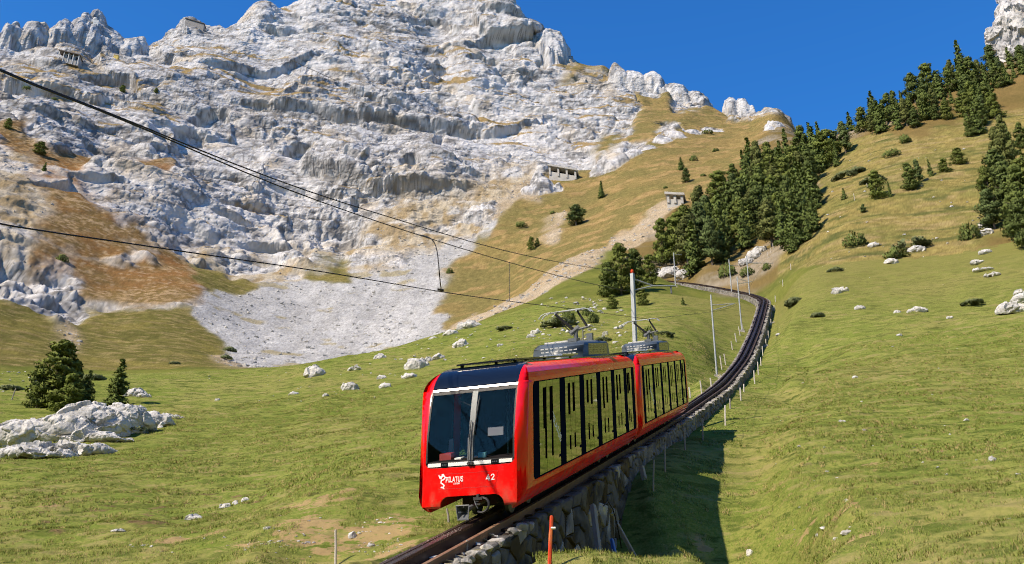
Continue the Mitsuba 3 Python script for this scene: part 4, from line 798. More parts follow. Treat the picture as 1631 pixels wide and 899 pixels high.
# wipers
for v0, w1, off in ((.025, 1.98, .0), (.085, 1.93, .0)):
    wz = np.linspace(1.07, w1, 12); carpart('wiper', tube(np.stack([np.maximum(ub(wz), uc(v0)) - .035, v0 + .02 * np.sin(wz * 3) + off, wz], -1), .012, 6), 'rubber', 40)
carpart('wiper', tube(np.stack([ub(np.linspace(1.7, 2.5, 8)) - .03, np.linspace(.10, .17, 8), np.linspace(1.7, 2.5, 8)], -1), [.016] * 7 + [.006], 6), 'rubber', 40)
for v0 in (.02, .09): carpart('wiper_hub', tube([[-.06, v0, 1.07], [.03, v0, 1.07]], .032, 10), 'rubber', 40)
# the cab seen through the glass
for v0 in (-1.205, 1.19): carpart('cab_lining', mbox(.42, 1.9, v0, v0 + .015, .6, 2.75), 'cab_dark')
carpart('cab_ceiling', mbox(.75, 1.9, -.9, .9, 3.02, 3.04), 'cab_dark')
carpart('driver_desk', mbox(.16, .70, -.95, .95, .98, 1.14), 'cab_dark'); carpart('cab_bulkhead', mbox(1.9, 1.96, -1.0, 1.0, .56, 3.0), 'cab_dark'); carpart('cab_floor', mbox(.2, 12.4, -1.05, 1.05, .56, .60), 'cab_dark')
carpart('notice', mbox(.17, .175, .38, .74, 1.60, 1.78), 'cab_grey'); carpart('red_case', mbox(.30, .50, -.82, -.54, 1.14, 1.28), 'cab_red')
carpart('seat_back', mbox(.75, .82, -.80, -.70, 1.14, 1.55), 'cab_grey'); carpart('seat_back', mbox(.75, .82, -.33, -.22, 1.14, 1.55), 'cab_grey')
carpart('potted_plant', at_pt((lambda q: trimesh.Trimesh(q, np.arange(len(q)).reshape(-1, 3), process=False))(shrub(5, .10, .12, 200)[0]), np.array([.32, -.28, 1.22])), 'plant_green', sheet=True)
carpart('document', mbox(.25, .45, -.44, -.28, 1.14, 1.17), 'white_lamp'); carpart('teal_box', mbox(.24, .34, .13, .30, 1.14, 1.25), 'teal_plastic')
carpart('grab_pole', tube([[1.5, -.55, .6], [1.5, -.55, 2.9]], .018, 6), 'silver'); carpart('grab_pole', tube([[1.5, .38, .6], [1.5, .38, 2.9]], .018, 6), 'silver')
wr = np.linspace(0, 1, 10); carpart('cab_cable', tube(np.stack([.42 + 0 * wr, -.45 + .38 * wr, 2.55 - .28 * np.sqrt(wr)], -1), .008, 5), 'rubber')
# side windows
PILL = [(.66, 1.08)] + [(c - .235, c + .235) for c in (3.02, 4.94, 6.86, 8.78, 10.66)] + [(LC - 1.05, LC - .66)]
gs = rng(5)
for s in (1, -1):
    def plate(u0, u1, w0, w1, v0, v1): return mbox(u0, u1, min(s * v0, s * v1), max(s * v0, s * v1), w0, w1)
    band = extr(rrect(BAND[0] + .004, BAND[1] - .004, BAND[2] + .004, BAND[3] - .004, .136), .012, M_SIDE(1.2700 if s > 0 else -1.2580))
    fr = extr(BANDP.buffer(-.004).difference(BANDP.buffer(-.018)), .026, M_SIDE(1.2850 if s > 0 else -1.2590))
    carpart('window_frame', fr, 'pillar_navy'); carpart('window_backing', band, 'pillar_navy')
    for k, (a, b) in enumerate(PILL):
        carpart('pillar', plate(a, b, .68 if 0 < k < 6 else .70, 2.675, 1.2705, 1.2840), 'pillar_navy')
        if 0 < k < 6: carpart('pillar_foot', cat_([trimesh.Trimesh(*(lambda q: (q.vert_properties[:, :3], q.tri_verts))(m.to_mesh()), process=False) for m in (plate(a - .16, a + .3, .78, .85, 1.2842, 1.2880), plate(a + .02, a + .14, .66, .78, 1.2842, 1.2880))]), 'pillar_navy')
    for k in range(len(PILL) - 1):
        a, b = PILL[k][1] + .012, PILL[k + 1][0] - .012; W3 = (b - a)
        cuts = [a, a + W3 * .33, a + W3 * .64, b]
        for j in range(3):
            carpart('window_pane', plate(cuts[j] + .008, cuts[j + 1] - .008, .585, 2.672, 1.2705, 1.2810 + .0006 * j), 'mirror_glass')
        for j in (0, 1):
            e = cuts[j + 1]; sw = .19 if k else .24; hgt = (.62 + .35 * gs.random()) if k else .95 - .15 * j
            carpart('slot_window', plate(e - sw - .02, e - .02, 2.52 - hgt, 2.52, 1.2824, 1.2865), 'slot_glass')
            lh = .30 + .18 * gs.random() if k else .95
            carpart('slot_window', plate(e - .13, e - .02, .84 + .06 * gs.random(), .84 + lh, 1.2824, 1.2865), 'slot_glass')
# roof
carpart('roof_deck', extr(ROOFP.buffer(-.004), .03, M_PLAN(3.166)), 'navy_gloss')
carpart('roof_platform', mbox(.95, 6.2, -.74, .74, 3.245, 3.285), 'black_gloss')
for u in (1.15, 3.5, 6.0):
    for v in (-.68, .68): carpart('platform_foot', mbox(u - .04, u + .04, v - .03, v + .03, 3.19, 3.247), 'rubber')
carpart('platform_rail', mbox(4.9, 6.6, .30, .76, 3.287, 3.33), 'silver')
podp = Polygon([(7.0, 3.20), (7.06, 3.42), (7.16, 3.58), (7.36, 3.70), (7.55, 3.735), (10.2, 3.735), (10.35, 3.70), (10.5, 3.55), (10.58, 3.20)])
podc = rrect(-.80, .80, 3.0, 3.735, .16)
pod = extr(podp, 1.8, M_SIDE(.9)) ^ extr(podc, 5, M_CROSS(6.5))
pk = carpart('roof_unit', pod, 'pod_grey', 30)
carpart('unit_lid', extr(rrect(7.6, 9.9, -.62, .20, .08), .05, M_PLAN(3.735)), 'pod_lid', parent=pk)
carpart('unit_side_panel', mbox(7.7, 10.2, .80, .808, 3.26, 3.62), 'pod_side', parent=pk)
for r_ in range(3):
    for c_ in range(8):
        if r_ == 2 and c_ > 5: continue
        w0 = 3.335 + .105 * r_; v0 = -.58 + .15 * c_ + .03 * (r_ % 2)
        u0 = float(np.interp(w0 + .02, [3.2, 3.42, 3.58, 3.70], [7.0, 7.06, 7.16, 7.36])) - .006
        carpart('vent', mbox(u0 - .004, u0 + .02, v0, v0 + .10, w0, w0 + .035), 'pod_lid', parent=pk)  # pale colour paints in the sky light showing through the perforations
for r_ in range(4):
    for c_ in range(5): carpart('vent', mbox(7.85 + .46 * c_, 8.2 + .46 * c_, .808, .815, 3.32 + .075 * r_, 3.35 + .075 * r_), 'black_gloss', parent=pk)
carpart('roof_horn', mbox(9.75, 9.95, .22, .42, 3.74, 4.02), 'pod_grey', parent=pk)
carpart('roof_box', mbox(7.42, 7.85, .22, .50, 3.72, 3.83), 'pod_grey', parent=pk)
# pantograph
PU = 8.35
pan = carpart('pantograph', cat_([tube([[PU + .2, .18, 3.73], [PU + .2, .18, 4.10]], .075, 8), tube([[PU + .2, .10, 4.12], [PU + .2, .66, 4.20]], .045, 6), tube([[PU + .1, .02, 4.02], [PU + .25, .28, 4.22]], .085, 8), tube([[PU + .2, .42, 3.74], [PU + .2, .42, 4.16]], .022, 5), tube([[PU + .2, .30, 3.75], [PU + .2, .52, 3.95]], .018, 5)]), 'coupler_grey', 40)
carpart('lower_arm', tube([[PU + .15, .10, 4.16], [PU - .1, -.42, 4.72]], [.06, .04], 6), 'rubber', 40, parent=pan)
carpart('lower_arm', tube([[PU + .15, .0, 4.10], [PU + .0, -.25, 4.42]], .018, 5), 'rubber', 40, parent=pan)
carpart('upper_arm', tube([[PU + .2, .56, 4.22], [PU + .05, .28, 4.78]], [.045, .032], 6), 'rubber', 40, parent=pan)
carpart('collector_head', cat_([tube([[PU, -1.02, 4.62], [PU, -.92, 4.74], [PU, -.78, 4.79], [PU, .52, 4.82], [PU, .66, 4.78], [PU, .76, 4.68]], .020, 6), tube([[PU + .3, -1.0, 4.62], [PU + .3, -.9, 4.74], [PU + .3, -.76, 4.79], [PU + .3, .52, 4.82], [PU + .3, .66, 4.78], [PU + .3, .76, 4.68]], .020, 6), tube([[PU - .05, -.45, 4.74], [PU + .35, -.45, 4.76]], .03, 5), tube([[PU - .05, .28, 4.76], [PU + .35, .28, 4.78]], .03, 5), box(PU - .03, PU + .33, -.62, .40, 4.795, 4.812)]), 'galvanised', 40, parent=pan)
# under the floor
carpart('running_gear', mbox(.9, LC - .9, -.34, .34, .06, .40) + mbox(1.2, 3.2, -.62, .62, -.02, .34) + mbox(LC - 3.2, LC - 1.2, -.62, .62, -.02, .34), 'rubber')
for u in (1.6, 2.8, LC - 2.8, LC - 1.6):
    for v in (-.40, .40):
        wl = trimesh.creation.cylinder(.30, .09, sections=24); wl.apply_transform(trimesh.transformations.rotation_matrix(math.pi / 2, [1, 0, 0])); wl.apply_translation([u, v * 1.0, .045]); carpart('wheel', wl, 'coupler_grey', 40)
def funnel(c, s, d):
    a = np.array([[0, -s, -s], [0, s, -s], [0, s, s], [0, -s, s]]); a[:, 1:] += [[.05, .0], [0, 0], [0, 0], [0, 0]]
    b = a * [0, .30, .30] + [d, 0, 0]
    o = np.vstack([a, b, a * [0, .88, .88] + [-.004, 0, 0], b * [1, .8, .8] - [.02, 0, 0]]) + c
    f = []
    for i in range(4):
        j = (i + 1) % 4; f += [[i, j, j + 4, i + 4], [i + 8, i + 12, j + 12, j + 8], [i, i + 8, j + 8, j]]
    f += [[4, 5, 6, 7], [12, 15, 14, 13]]
    f = np.array(f); return trimesh.Trimesh(o, np.vstack([f[:, [0, 1, 2]], f[:, [0, 2, 3]]]), process=False)
fk = carpart('coupling_funnel', funnel(np.array([-.24, -.02, .10]), .155, .22), 'coupler_grey', False, sheet=True)
carpart('pin', tube([[-.26, -.06, .11], [-.06, -.02, .10]], .018, 6), 'silver', parent=fk)
carpart('coupling_bar', tube([[-.06, -.02, .11], [.3, .05, .14], [1.3, .10, .20]], [.07, .055, .06], 8), 'coupler_grey', 40)
th = np.linspace(-.5, 4.6, 22); carpart('hose', tube(np.stack([-.10 + .02 * th, .36 + .15 * np.cos(th - 1.7), .20 + .14 * np.sin(th - 1.7)], -1), .027, 8), 'rubber', 40)
carpart('hose_fitting', cat_([box(-.08, .05, .16, .36, .31, .36), box(-.06, .02, .22, .27, .27, .42), box(-.08, -.02, .20, .32, .21, .24)]), 'rubber')
carpart('coupling_lever', tube([[-.05, .16, .36], [-.08, .22, .22], [-.06, .26, .14]], .012, 5), 'coupler_grey')
# lettering
def on_front(m, v0, w0, rot=0):
    v = np.asarray(m.vertices); V_, W_ = v0 + v[:, 0], w0 + v[:, 1]
    return trimesh.Trimesh(np.stack([np.maximum(ub(W_), uc(V_)) - .002 - v[:, 2], V_, W_], -1), m.faces, process=False)
carpart('lettering', on_front((lambda m: (m.apply_scale([.74, 1.15, 1]), m)[1])(meshkit.text_mesh('PILATUS', .095, .003, bold=True)), -.53, .70), 'white_print')
carpart('lettering', on_front(meshkit.text_mesh('LUZERN', .030, .003, bold=True), -.345, .65), 'white_print')
carpart('car_number', on_front(meshkit.text_mesh('42', .12, .003, bold=True), .40, .69), 'white_print')
dragon = shapely.union_all([LineString([(-.02, .08), (.03, .11), (.07, .07), (.04, .03), (-.02, .01), (-.03, -.04), (.02, -.07), (.05, -.10), (.03, -.14), (-.02, -.135)]).buffer(.014), Polygon([(-.10, .13), (-.07, .05), (-.02, .03), (.0, .07), (-.04, .10)]), Polygon([(-.03, .13), (.02, .15), (.05, .12), (.0, .08)]), Polygon([(.06, .09), (.10, .06), (.06, .05)]), Polygon([(-.02, -.135), (.05, -.175), (.06, -.16), (.02, -.13)])])
carpart('emblem', on_front(trimesh.creation.extrude_polygon(dragon, .003, engine='earcut'), -.61, .735), 'white_print')
tm = meshkit.text_mesh('PILATUS', .17, .002, bold=True); v = np.asarray(tm.vertices); cr, sr = math.cos(-.75), math.sin(-.75)
carpart('side_lettering', trimesh.Trimesh(np.stack([2.02 + cr * v[:, 0] - sr * v[:, 1], 1.2825 + v[:, 2], 1.80 + sr * v[:, 0] + cr * v[:, 1]], -1), tm.faces, process=False), 'white_print', sheet=True)
for (v0, w0), (v1, w1) in (((-.78, .87), (.66, .87)), ((-.70, .56), (.62, .56)), ((.68, .86), (.62, .57)), ((-.12, .86), (-.12, .57))):
    k = np.linspace(0, 1, 12); vv, ww = v0 + (v1 - v0) * k, w0 + (w1 - w0) * k
    carpart('hatch_gap', tube(np.stack([np.maximum(ub(ww), uc(vv)) + .001, vv, ww], -1), .0045, 4), 'cab_red')
# the bellows between the cars
scene[c1 + '__gangway'] = mikit.ply(sheared(mbox(LC - .12, LC + .42, -.7, .7, .5, 2.9)), 'rubber')
# ------------------------------------------------------------------ the rack railway
scene['rail_steel'] = {'type': 'twosided', 'b': {'type': 'principled', 'base_color': mikit.proc(lambda p, n, uv: mikit.mix([.030, .021, .018], [.085, .05, .035], mikit.fbm(p.x * 5, p.y * 5, p.z * 5, 3))), 'roughness': .45, 'metallic': .4}}
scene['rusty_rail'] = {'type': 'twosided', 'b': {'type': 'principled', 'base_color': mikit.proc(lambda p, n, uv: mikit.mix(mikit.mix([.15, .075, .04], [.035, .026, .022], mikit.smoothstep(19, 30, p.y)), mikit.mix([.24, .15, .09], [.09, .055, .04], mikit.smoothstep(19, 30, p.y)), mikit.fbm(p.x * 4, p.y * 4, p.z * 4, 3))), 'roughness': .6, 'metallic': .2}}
scene['greasy_steel'] = principled((.030, .022, .022), .4, .3)
scene['bed_dark'] = {'type': 'twosided', 'b': {'type': 'diffuse', 'reflectance': mikit.proc(lambda p, n, uv: mikit.mix([.035, .028, .024], [.10, .085, .07], mikit.smoothstep(.4, .8, mikit.fbm(p.x * 9, p.y * 9, p.z * 9, 3))))}}
def sweep(s, prof):
    """a closed profile (offset, height) swept along the line"""
    prof = np.asarray(prof, float); n = len(prof)
    P = np.stack([along(s, o, h) for o, h in prof], 1).reshape(-1, 3); k = len(s)
    i, j = np.meshgrid(np.arange(k - 1), np.arange(n), indexing='ij')
    q = np.stack([i * n + j, i * n + (j + 1) % n, (i + 1) * n + (j + 1) % n, (i + 1) * n + j], -1).reshape(-1, 4)
    m = trimesh.Trimesh(P, np.vstack([q[:, [0, 1, 2]], q[:, [0, 2, 3]], [[0, n - 1 - a, n - 2 - a] for a in range(n - 2)], [[(k - 1) * n, (k - 1) * n + a + 1, (k - 1) * n + a + 2] for a in range(n - 2)]]), process=False)
    return m
SR = np.r_[np.arange(-24, 30, 1.0), np.arange(30, 170, 1.0)]
SR = SR[SR < TS[-1] - S0]
def rect(o, w, a, b): return [(o - w, a), (o + w, a), (o + w, b), (o - w, b)]
rw = thing('railway_track', 'dark rack railway track climbing from the bottom edge and curving up the slope', 'railway track')
for o in (-.46, .46):
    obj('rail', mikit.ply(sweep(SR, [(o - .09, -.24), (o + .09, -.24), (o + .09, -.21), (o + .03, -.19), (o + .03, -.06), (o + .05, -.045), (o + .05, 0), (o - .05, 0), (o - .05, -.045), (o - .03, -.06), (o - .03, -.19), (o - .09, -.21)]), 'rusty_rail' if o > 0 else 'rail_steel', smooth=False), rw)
obj('rack_beam', mikit.ply(sweep(SR, rect(0, .10, -.16, .05)), 'greasy_steel'), rw)
rk = obj('rack_bar', mikit.ply(sweep(SR, rect(0, .055, .05, .11)), 'greasy_steel'), rw)
obj('track_bed', mikit.ply(sweep(SR, rect(0, .74, -.55, -.21)), 'bed_dark'), rw)
def oriented(s, dims, o, h):
    """a block across the line: dims along, across, up"""
    p = along(np.array([s - .5, s, s + .5]), o, h); t = p[2] - p[0]; t /= np.linalg.norm(t); r = np.array([t[1], -t[0], 0]); r /= np.linalg.norm(r); u = np.cross(r, t)
    b = trimesh.creation.box(dims); v = np.asarray(b.vertices); return trimesh.Trimesh(p[1] + v[:, :1] * t + v[:, 1:2] * r + v[:, 2:] * u, b.faces, process=False)
teeth = []
for s in np.arange(-7.5, 4.0, .085):
    for sd in (-1, 1): teeth.append(oriented(s, [.042, .05, .055], sd * .078, .083))
_tm = cat_(teeth)
scene[rk + '__teeth'] = mikit.ply(_tm, 'rail_steel'); labels[rk + '__teeth'] = {'kind': 'stuff'}
far_sl = []
for s in np.arange(-9, 160, .8):
    if s > TS[-1] - S0 - 2: break
    b = oriented(s, [.16, 1.36, .09], 0, -.235 + .045)
    if s < 3.5: obj('sleeper', mikit.ply(b, 'greasy_steel'), rw)
    elif s > 24: far_sl.append(b)
k = obj('sleepers', mikit.ply(cat_(far_sl), 'greasy_steel'), rw); labels[k] = {'kind': 'stuff'}
g = rng(8)
gr = []
for _ in range(110):
    s = g.uniform(-7.5, 0); o = g.uniform(.14, .32) if g.random() < .6 else g.uniform(.46, .68); a = g.uniform(.03, .12)
    gr.append(at_pt(hull(g.normal(0, 1, (10, 3)) * [a * .8, a * .8, a * .35]), along(np.array([s]), o, -.17)[0]))
k = obj('ballast', mikit.ply(cat_(gr), 'limestone'), rw); labels[k] = {'kind': 'stuff'}

# ------------------------------------------------------------------ the dry stone wall that carries it
def _wall_col(p, n, uv):
    a = mikit.fbm(p.x * 2.2, p.y * 2.2, p.z * 2.2, 3); b = mikit.fbm(p.x * 11, p.y * 11, p.z * 11, 3)
    c = mikit.mix([.155, .15, .14], [.085, .083, .078], mikit.smoothstep(.38, .62, a)); c = mikit.mix(c, mi.Color3f(.11, .10, .09), mikit.smoothstep(.55, .75, b) * .7)
    return mikit.mix(c, mi.Color3f(.22, .19, .08), mikit.smoothstep(.62, .78, mikit.fbm(p.x * 3 + 7, p.y * 3, p.z * 3, 3)) * .6)
def _stone(fac): return {'type': 'twosided', 'b': {'type': 'bumpmap', 'scale': 1.0, 'height': mikit.proc(lambda p, n, uv: mikit.fbm(p.x * 14, p.y * 14, p.z * 14, 3) * .035, eps=.006), 'b': {'type': 'diffuse', 'reflectance': mikit.proc(lambda p, n, uv: _wall_col(p, n, uv) * fac)}}}
scene['wall_stone'] = _stone(1.0); scene['pale_wall_stone'] = _stone(2.9); scene['far_wall_stone'] = _stone(1.9); scene['ochre_wall_stone'] = _stone(mi.Color3f(.95, .80, .55))
scene['wall_gap'] = {'type': 'twosided', 'b': {'type': 'diffuse', 'reflectance': rgb(.05, .045, .04)}}
wl = thing('stone_wall', 'rough dry stone wall carrying the track below the train', 'wall')
WS = np.arange(-14, 160, .5); WS = WS[WS < TS[-1] - S0 - 1]
def foot(s, o):
    p = along(np.atleast_1d(s), o, 0.0); return surface(p[:, 0], p[:, 1]) - p[:, 2]      # height of the ground relative to the rails
ftR, ftL = foot(WS, 1.10), foot(WS, -1.10)
def core(sign, ft, top=-.24, depth=.55):
    a = np.stack([along(WS, sign * .78, top), along(WS, sign * (.78 - depth), top), along(WS, sign * (.78 - depth), np.minimum(ft - .6, top - .5)), along(WS, sign * .83, np.minimum(ft - .6, top - .5))], 1)
    n = 4; k_ = len(WS); i, j = np.meshgrid(np.arange(k_ - 1), np.arange(n), indexing='ij')
    q = np.stack([i * n + j, i * n + (j + 1) % n, (i + 1) * n + (j + 1) % n, (i + 1) * n + j], -1).reshape(-1, 4)
    return trimesh.Trimesh(a.reshape(-1, 3), np.vstack([q[:, [0, 1, 2]], q[:, [0, 2, 3]]]), process=False)
obj('core', mikit.ply(core(1, ftR), 'wall_gap'), wl); obj('core', mikit.ply(core(-1, ftL), 'wall_gap'), wl)
def stones_for(s0, s1, ft, sign, sw, sh, seed, lo=1e9):
    """stones of one stretch: cells of an uneven packing in the wall's face, each a rough block"""
    g = rng(seed); S = np.arange(s0, s1, .5); H = np.interp(S, WS, np.minimum(ft, -.42))
    depth_max = float(min(-H.min() + .3, lo)); ns, nh = int((s1 - s0) / sw) + 1, max(2, int(depth_max / sh) + 1)
    pts = []
    for i in range(-1, ns + 1):
        for j in range(-1, nh + 1): pts.append((s0 + (i + .5 * (j % 2) + g.uniform(-.15, 1.15)) * sw, -.20 - (j + g.uniform(-.1, 1.1)) * sh))
    pts = np.array(pts); vor = Voronoi(pts); out = []
    for c, ri in enumerate(vor.point_region):
        rg = vor.regions[ri]
        if -1 in rg or len(rg) < 4: continue
        pg = Polygon(vor.vertices[rg]); s_, h_ = pts[c]
        if s_ < s0 or s_ > s1: continue
        top = -.19 + .10 * (g.random() - .35)
        pg = pg.intersection(sbox(s0 - 1, -20, s1 + 1, top))
        if pg.is_empty or pg.geom_type != 'Polygon' or pg.area < .012: continue
        if pg.bounds[3] < np.interp(s_, WS, ft) - .12: continue
        inner = pg.buffer(-.011, join_style=2)
        if inner.is_empty or inner.geom_type != 'Polygon': continue
        face = inner.buffer(-.05 * g.uniform(.5, 1.4), join_style=1, quad_segs=1)
        if face.is_empty or face.geom_type != 'Polygon': face = inner
        a = np.asarray(inner.exterior.coords)[:-1]; b = np.asarray(face.exterior.coords)[:-1]
        bulge = g.uniform(.03, .085)
        if len(b) > 9: b = b[np.linspace(0, len(b) - 1, 9).astype(int)]
        tilt = g.normal(0, .07, 2); cc = b.mean(0)
        mid_ = inner.buffer(-.016, join_style=1, quad_segs=1); mid_ = np.asarray((mid_ if mid_.geom_type == 'Polygon' and not mid_.is_empty else inner).exterior.coords)[:-1]
        if len(mid_) > 9: mid_ = mid_[np.linspace(0, len(mid_) - 1, 9).astype(int)]
        P = [(x, y, -.22) for x, y in a] + [(x, y, .0) for x, y in a] + [(x, y, bulge * .62 + g.normal(0, .01)) for x, y in mid_] + [(x, y, bulge + (x - cc[0]) * tilt[0] + (y - cc[1]) * tilt[1] + g.normal(0, .012)) for x, y in b]
        P = np.array(P); W_ = along(P[:, 0], sign * (.81 + P[:, 2]), 0.0); W_[:, 2] += P[:, 1]
        W_[:, :2] += 0
        try: out.append(hull(W_))
        except Exception: pass
    return out
g = rng(31)
near_st = stones_for(-8.5, 4.2, ftR, 1, .33, .50, 41) + stones_for(4.2, 13, ftR, 1, .42, .78, 42)
mats = ['wall_stone', 'wall_stone', 'pale_wall_stone', 'ochre_wall_stone']
near_st = near_st[:300]
for m in near_st: obj('stone', mikit.ply(m, mats[g.integers(4) if g.random() < .8 else 0]), wl)
far_st = stones_for(13, 36, ftR, 1, .45, .5, 43, 2.5) + stones_for(36, 72, ftR, 1, .42, .34, 44, 1.1) + stones_for(-8, 2, ftL, -1, .5, .4, 45, 1.0) + stones_for(72, 112, ftR, 1, .6, .4, 46, .7) + stones_for(60, 158, ftL, -1, .75, .55, 47, 2.2) + stones_for(26, 60, ftL, -1, .5, .35, 48, .6)
k = obj('stones', mikit.ply(cat_(far_st), 'far_wall_stone'), wl); labels[k] = {'kind': 'stuff', 'label': 'stones of the wall farther up the line'}
# loose coping stones along the wall's edge
cp = []
for _ in range(120):
    s = g.uniform(-8, 1) if g.random() < .25 else g.uniform(24, 70); a = g.uniform(.06, .15)
    q = g.normal(0, 1, (22, 3)); q /= np.linalg.norm(q, axis=1, keepdims=True); cp.append(at_pt(hull(q * g.uniform(.75, 1.1, (22, 1)) * [a * 1.1, a * .8, a * .7]), along(np.array([s]), g.uniform(.76, .98), -.17)[0]))
k = obj('coping', mikit.ply(cat_(cp), 'pale_wall_stone'), wl); labels[k] = {'kind': 'stuff', 'label': 'loose coping stones along the edge of the wall'}

# ------------------------------------------------------------------ posts beside the line
scene['weathered_wood'] = {'type': 'twosided', 'b': {'type': 'diffuse', 'reflectance': mikit.proc(lambda p, n, uv: mikit.mix([.40, .38, .35], [.24, .22, .20], mikit.fbm(p.x * 14, p.y * 14, p.z * 2, 3)))}}
scene['white_post'] = {'type': 'twosided', 'b': {'type': 'diffuse', 'reflectance': mikit.proc(lambda p, n, uv: mikit.mix([.62, .60, .56], [.40, .37, .33], mikit.fbm(p.x * 9, p.y * 9, p.z * 2, 3)))}}
scene['orange_paint'] = {'type': 'twosided', 'b': {'type': 'diffuse', 'reflectance': mikit.proc(lambda p, n, uv: mikit.mix([.62, .22, .09], [.60, .06, .03], mikit.smoothstep(.2, .6, mikit.fbm(p.x * 9, p.y * 9, p.z * 3, 3))))}}
scene['blue_paint'] = principled((.05, .16, .42), .5); scene['pink_plastic'] = principled((.75, .30, .28), .5)
def post_px(px, py, top_px, top_py, label, group=None, bsdf='white_post', rad=None, seed=0, p=None, lean=0.0):
    """a stake from its foot to its head"""
    p = hit2(px, py) if p is None else p
    k_ = pxm(p); h = (py - top_py) * k_ / math.cos(PITCH) * 1.02; dx = (top_px - px) * k_
    r0 = rad or max(.028, min(.05, 1.4 * k_))
    key = thing('fence_post', label, 'post', group)
    scene[key] = mikit.ply(tube([p - [0, 0, .25], p + [dx * .5, 0, h * .5], p + [dx, lean, h - .02], p + [dx, lean, h]], [r0, r0 * .97, r0 * .93, r0 * .6], 7), bsdf, smooth=40)
    return key, p, h
for px, py, tx, ty, lab in [(535, 905, 530, 854, 'pale wooden post at the bottom edge left of the track'), (742, 905, 743, 868, 'short pale post between the rails and the coping stones'), (716, 838, 711, 818, 'thin leaning stake under the left end of the front car'),
    (1040, 785, 1045, 740, 'weathered stake in the shadow beside the wall, left of two'), (1059, 752, 1062, 712, 'weathered stake in the shadow beside the wall, right of two'), (1155, 678, 1158, 648, 'white stake casting a short shadow right of the wall'), (1091, 718, 1093, 685, 'grey stake close to the wall behind the rear car'), (1119, 703, 1122, 670, 'grey stake at the dark wall foot behind the train'), (1163, 652, 1164, 637, 'short stake just above the white stake')]:
    post_px(px, py, tx, ty, lab, bsdf='white_post' if px in (1155, 535) else 'weathered_wood')
for px, py, ty in [(1180, 638, 619), (1185, 626, 614), (1202, 612, 592), (1208, 597, 578), (1212, 583, 570), (1215, 568, 553), (1220, 552, 541), (1224, 540, 528), (1228, 519, 509), (1233, 496, 487), (1235, 482, 472), (1247, 456, 446), (1260, 430, 420)]:
    _n1 = globals().get('_n1', 0) + 1; post_px(px, py, px + 1, ty, f'{ordinal(_n1)} white stake, counted uphill, in the row right of the curving track', 'stakes right of the curving track')
for px, py, ty in [(1100, 635, 619), (1118, 628, 609), (1133, 610, 592), (1150, 590, 569), (1156, 582, 565), (1167, 559, 546), (1173, 546, 532), (1179, 536, 522), (1184, 526, 517)]:
    _n2 = globals().get('_n2', 0) + 1; post_px(px, py, px - 1, ty, f'{ordinal(_n2)} pale stake, counted uphill, in the row left of the curving track', 'stakes left of the curving track')
for px, py, ty in [(1223, 410, 401), (1228, 402, 395), (1232, 396, 388), (1382, 300, 292), (1362, 320, 308)]:
    _n3 = globals().get('_n3', 0) + 1; post_px(px, py, px, ty, f'{ordinal(_n3)} small pale stake, counted uphill, on the dry slope above the bend', 'stakes high on the dry slope')
post_px(18, 638, 21, 620, 'lone grey pole on the outcrop at the left edge', bsdf='weathered_wood')
p = hit2(877, 900, skip=11.0)
key, p, h = post_px(874, 905, 880, 828, 'orange painted post with a white insulator in the grass before the wall', bsdf='orange_paint', rad=.038)
scene[key + '__insulator'] = mikit.ply(tube([p + [.05, -.05, h * .76], p + [.13, -.06, h * .76]], .022, 7), 'white_lamp', smooth=40)
# timbers leaning on the wall
for lab, bsdf, a, b, w in (('blue painted strut leaning against the stone wall', 'blue_paint', (6.4, 1.75, -2.75), (7.7, 1.25, -1.85), .06), ('grey board leaning against the wall left of the blue strut', 'weathered_wood', (4.6, 1.70, -2.55), (5.6, 1.25, -.55), .085),
                           ('grey timber stay leaning at the end of the wall', 'weathered_wood', (8.9, 1.9, -3.1), (8.4, 1.25, -1.55), .075), ('short grey prop under the blue strut', 'weathered_wood', (7.3, 1.5, -3.1), (7.4, 1.35, -2.2), .05), ('tall plank standing against the wall below the rear car', 'weathered_wood', (12.8, 1.45, -1.6), (12.9, 1.22, -.5), .10)):
    P = [along(np.array([s]), o, h)[0] for s, o, h in (a, b)]
    key = thing('timber', lab, 'timber'); scene[key] = mikit.ply(tube(P, w, 4), bsdf)
key = thing('marker_stick', 'short pink stick standing at the foot of the wall', 'stick'); P0 = along(np.array([7.75]), 1.5, -3.2)[0]; scene[key] = mikit.ply(tube([P0, P0 + [0, 0, .35]], .03, 6), 'pink_plastic')
key = thing('cable', 'black cable hanging in an arc on the stone wall', 'cable'); scene[key] = mikit.ply(tube([along(np.array([s]), 1.30, h)[0] for s, h in ((6.6, -.75), (7.2, -.72), (7.8, -1.05), (8.3, -1.6), (8.7, -2.3))], .018, 6), 'rubber', smooth=40)

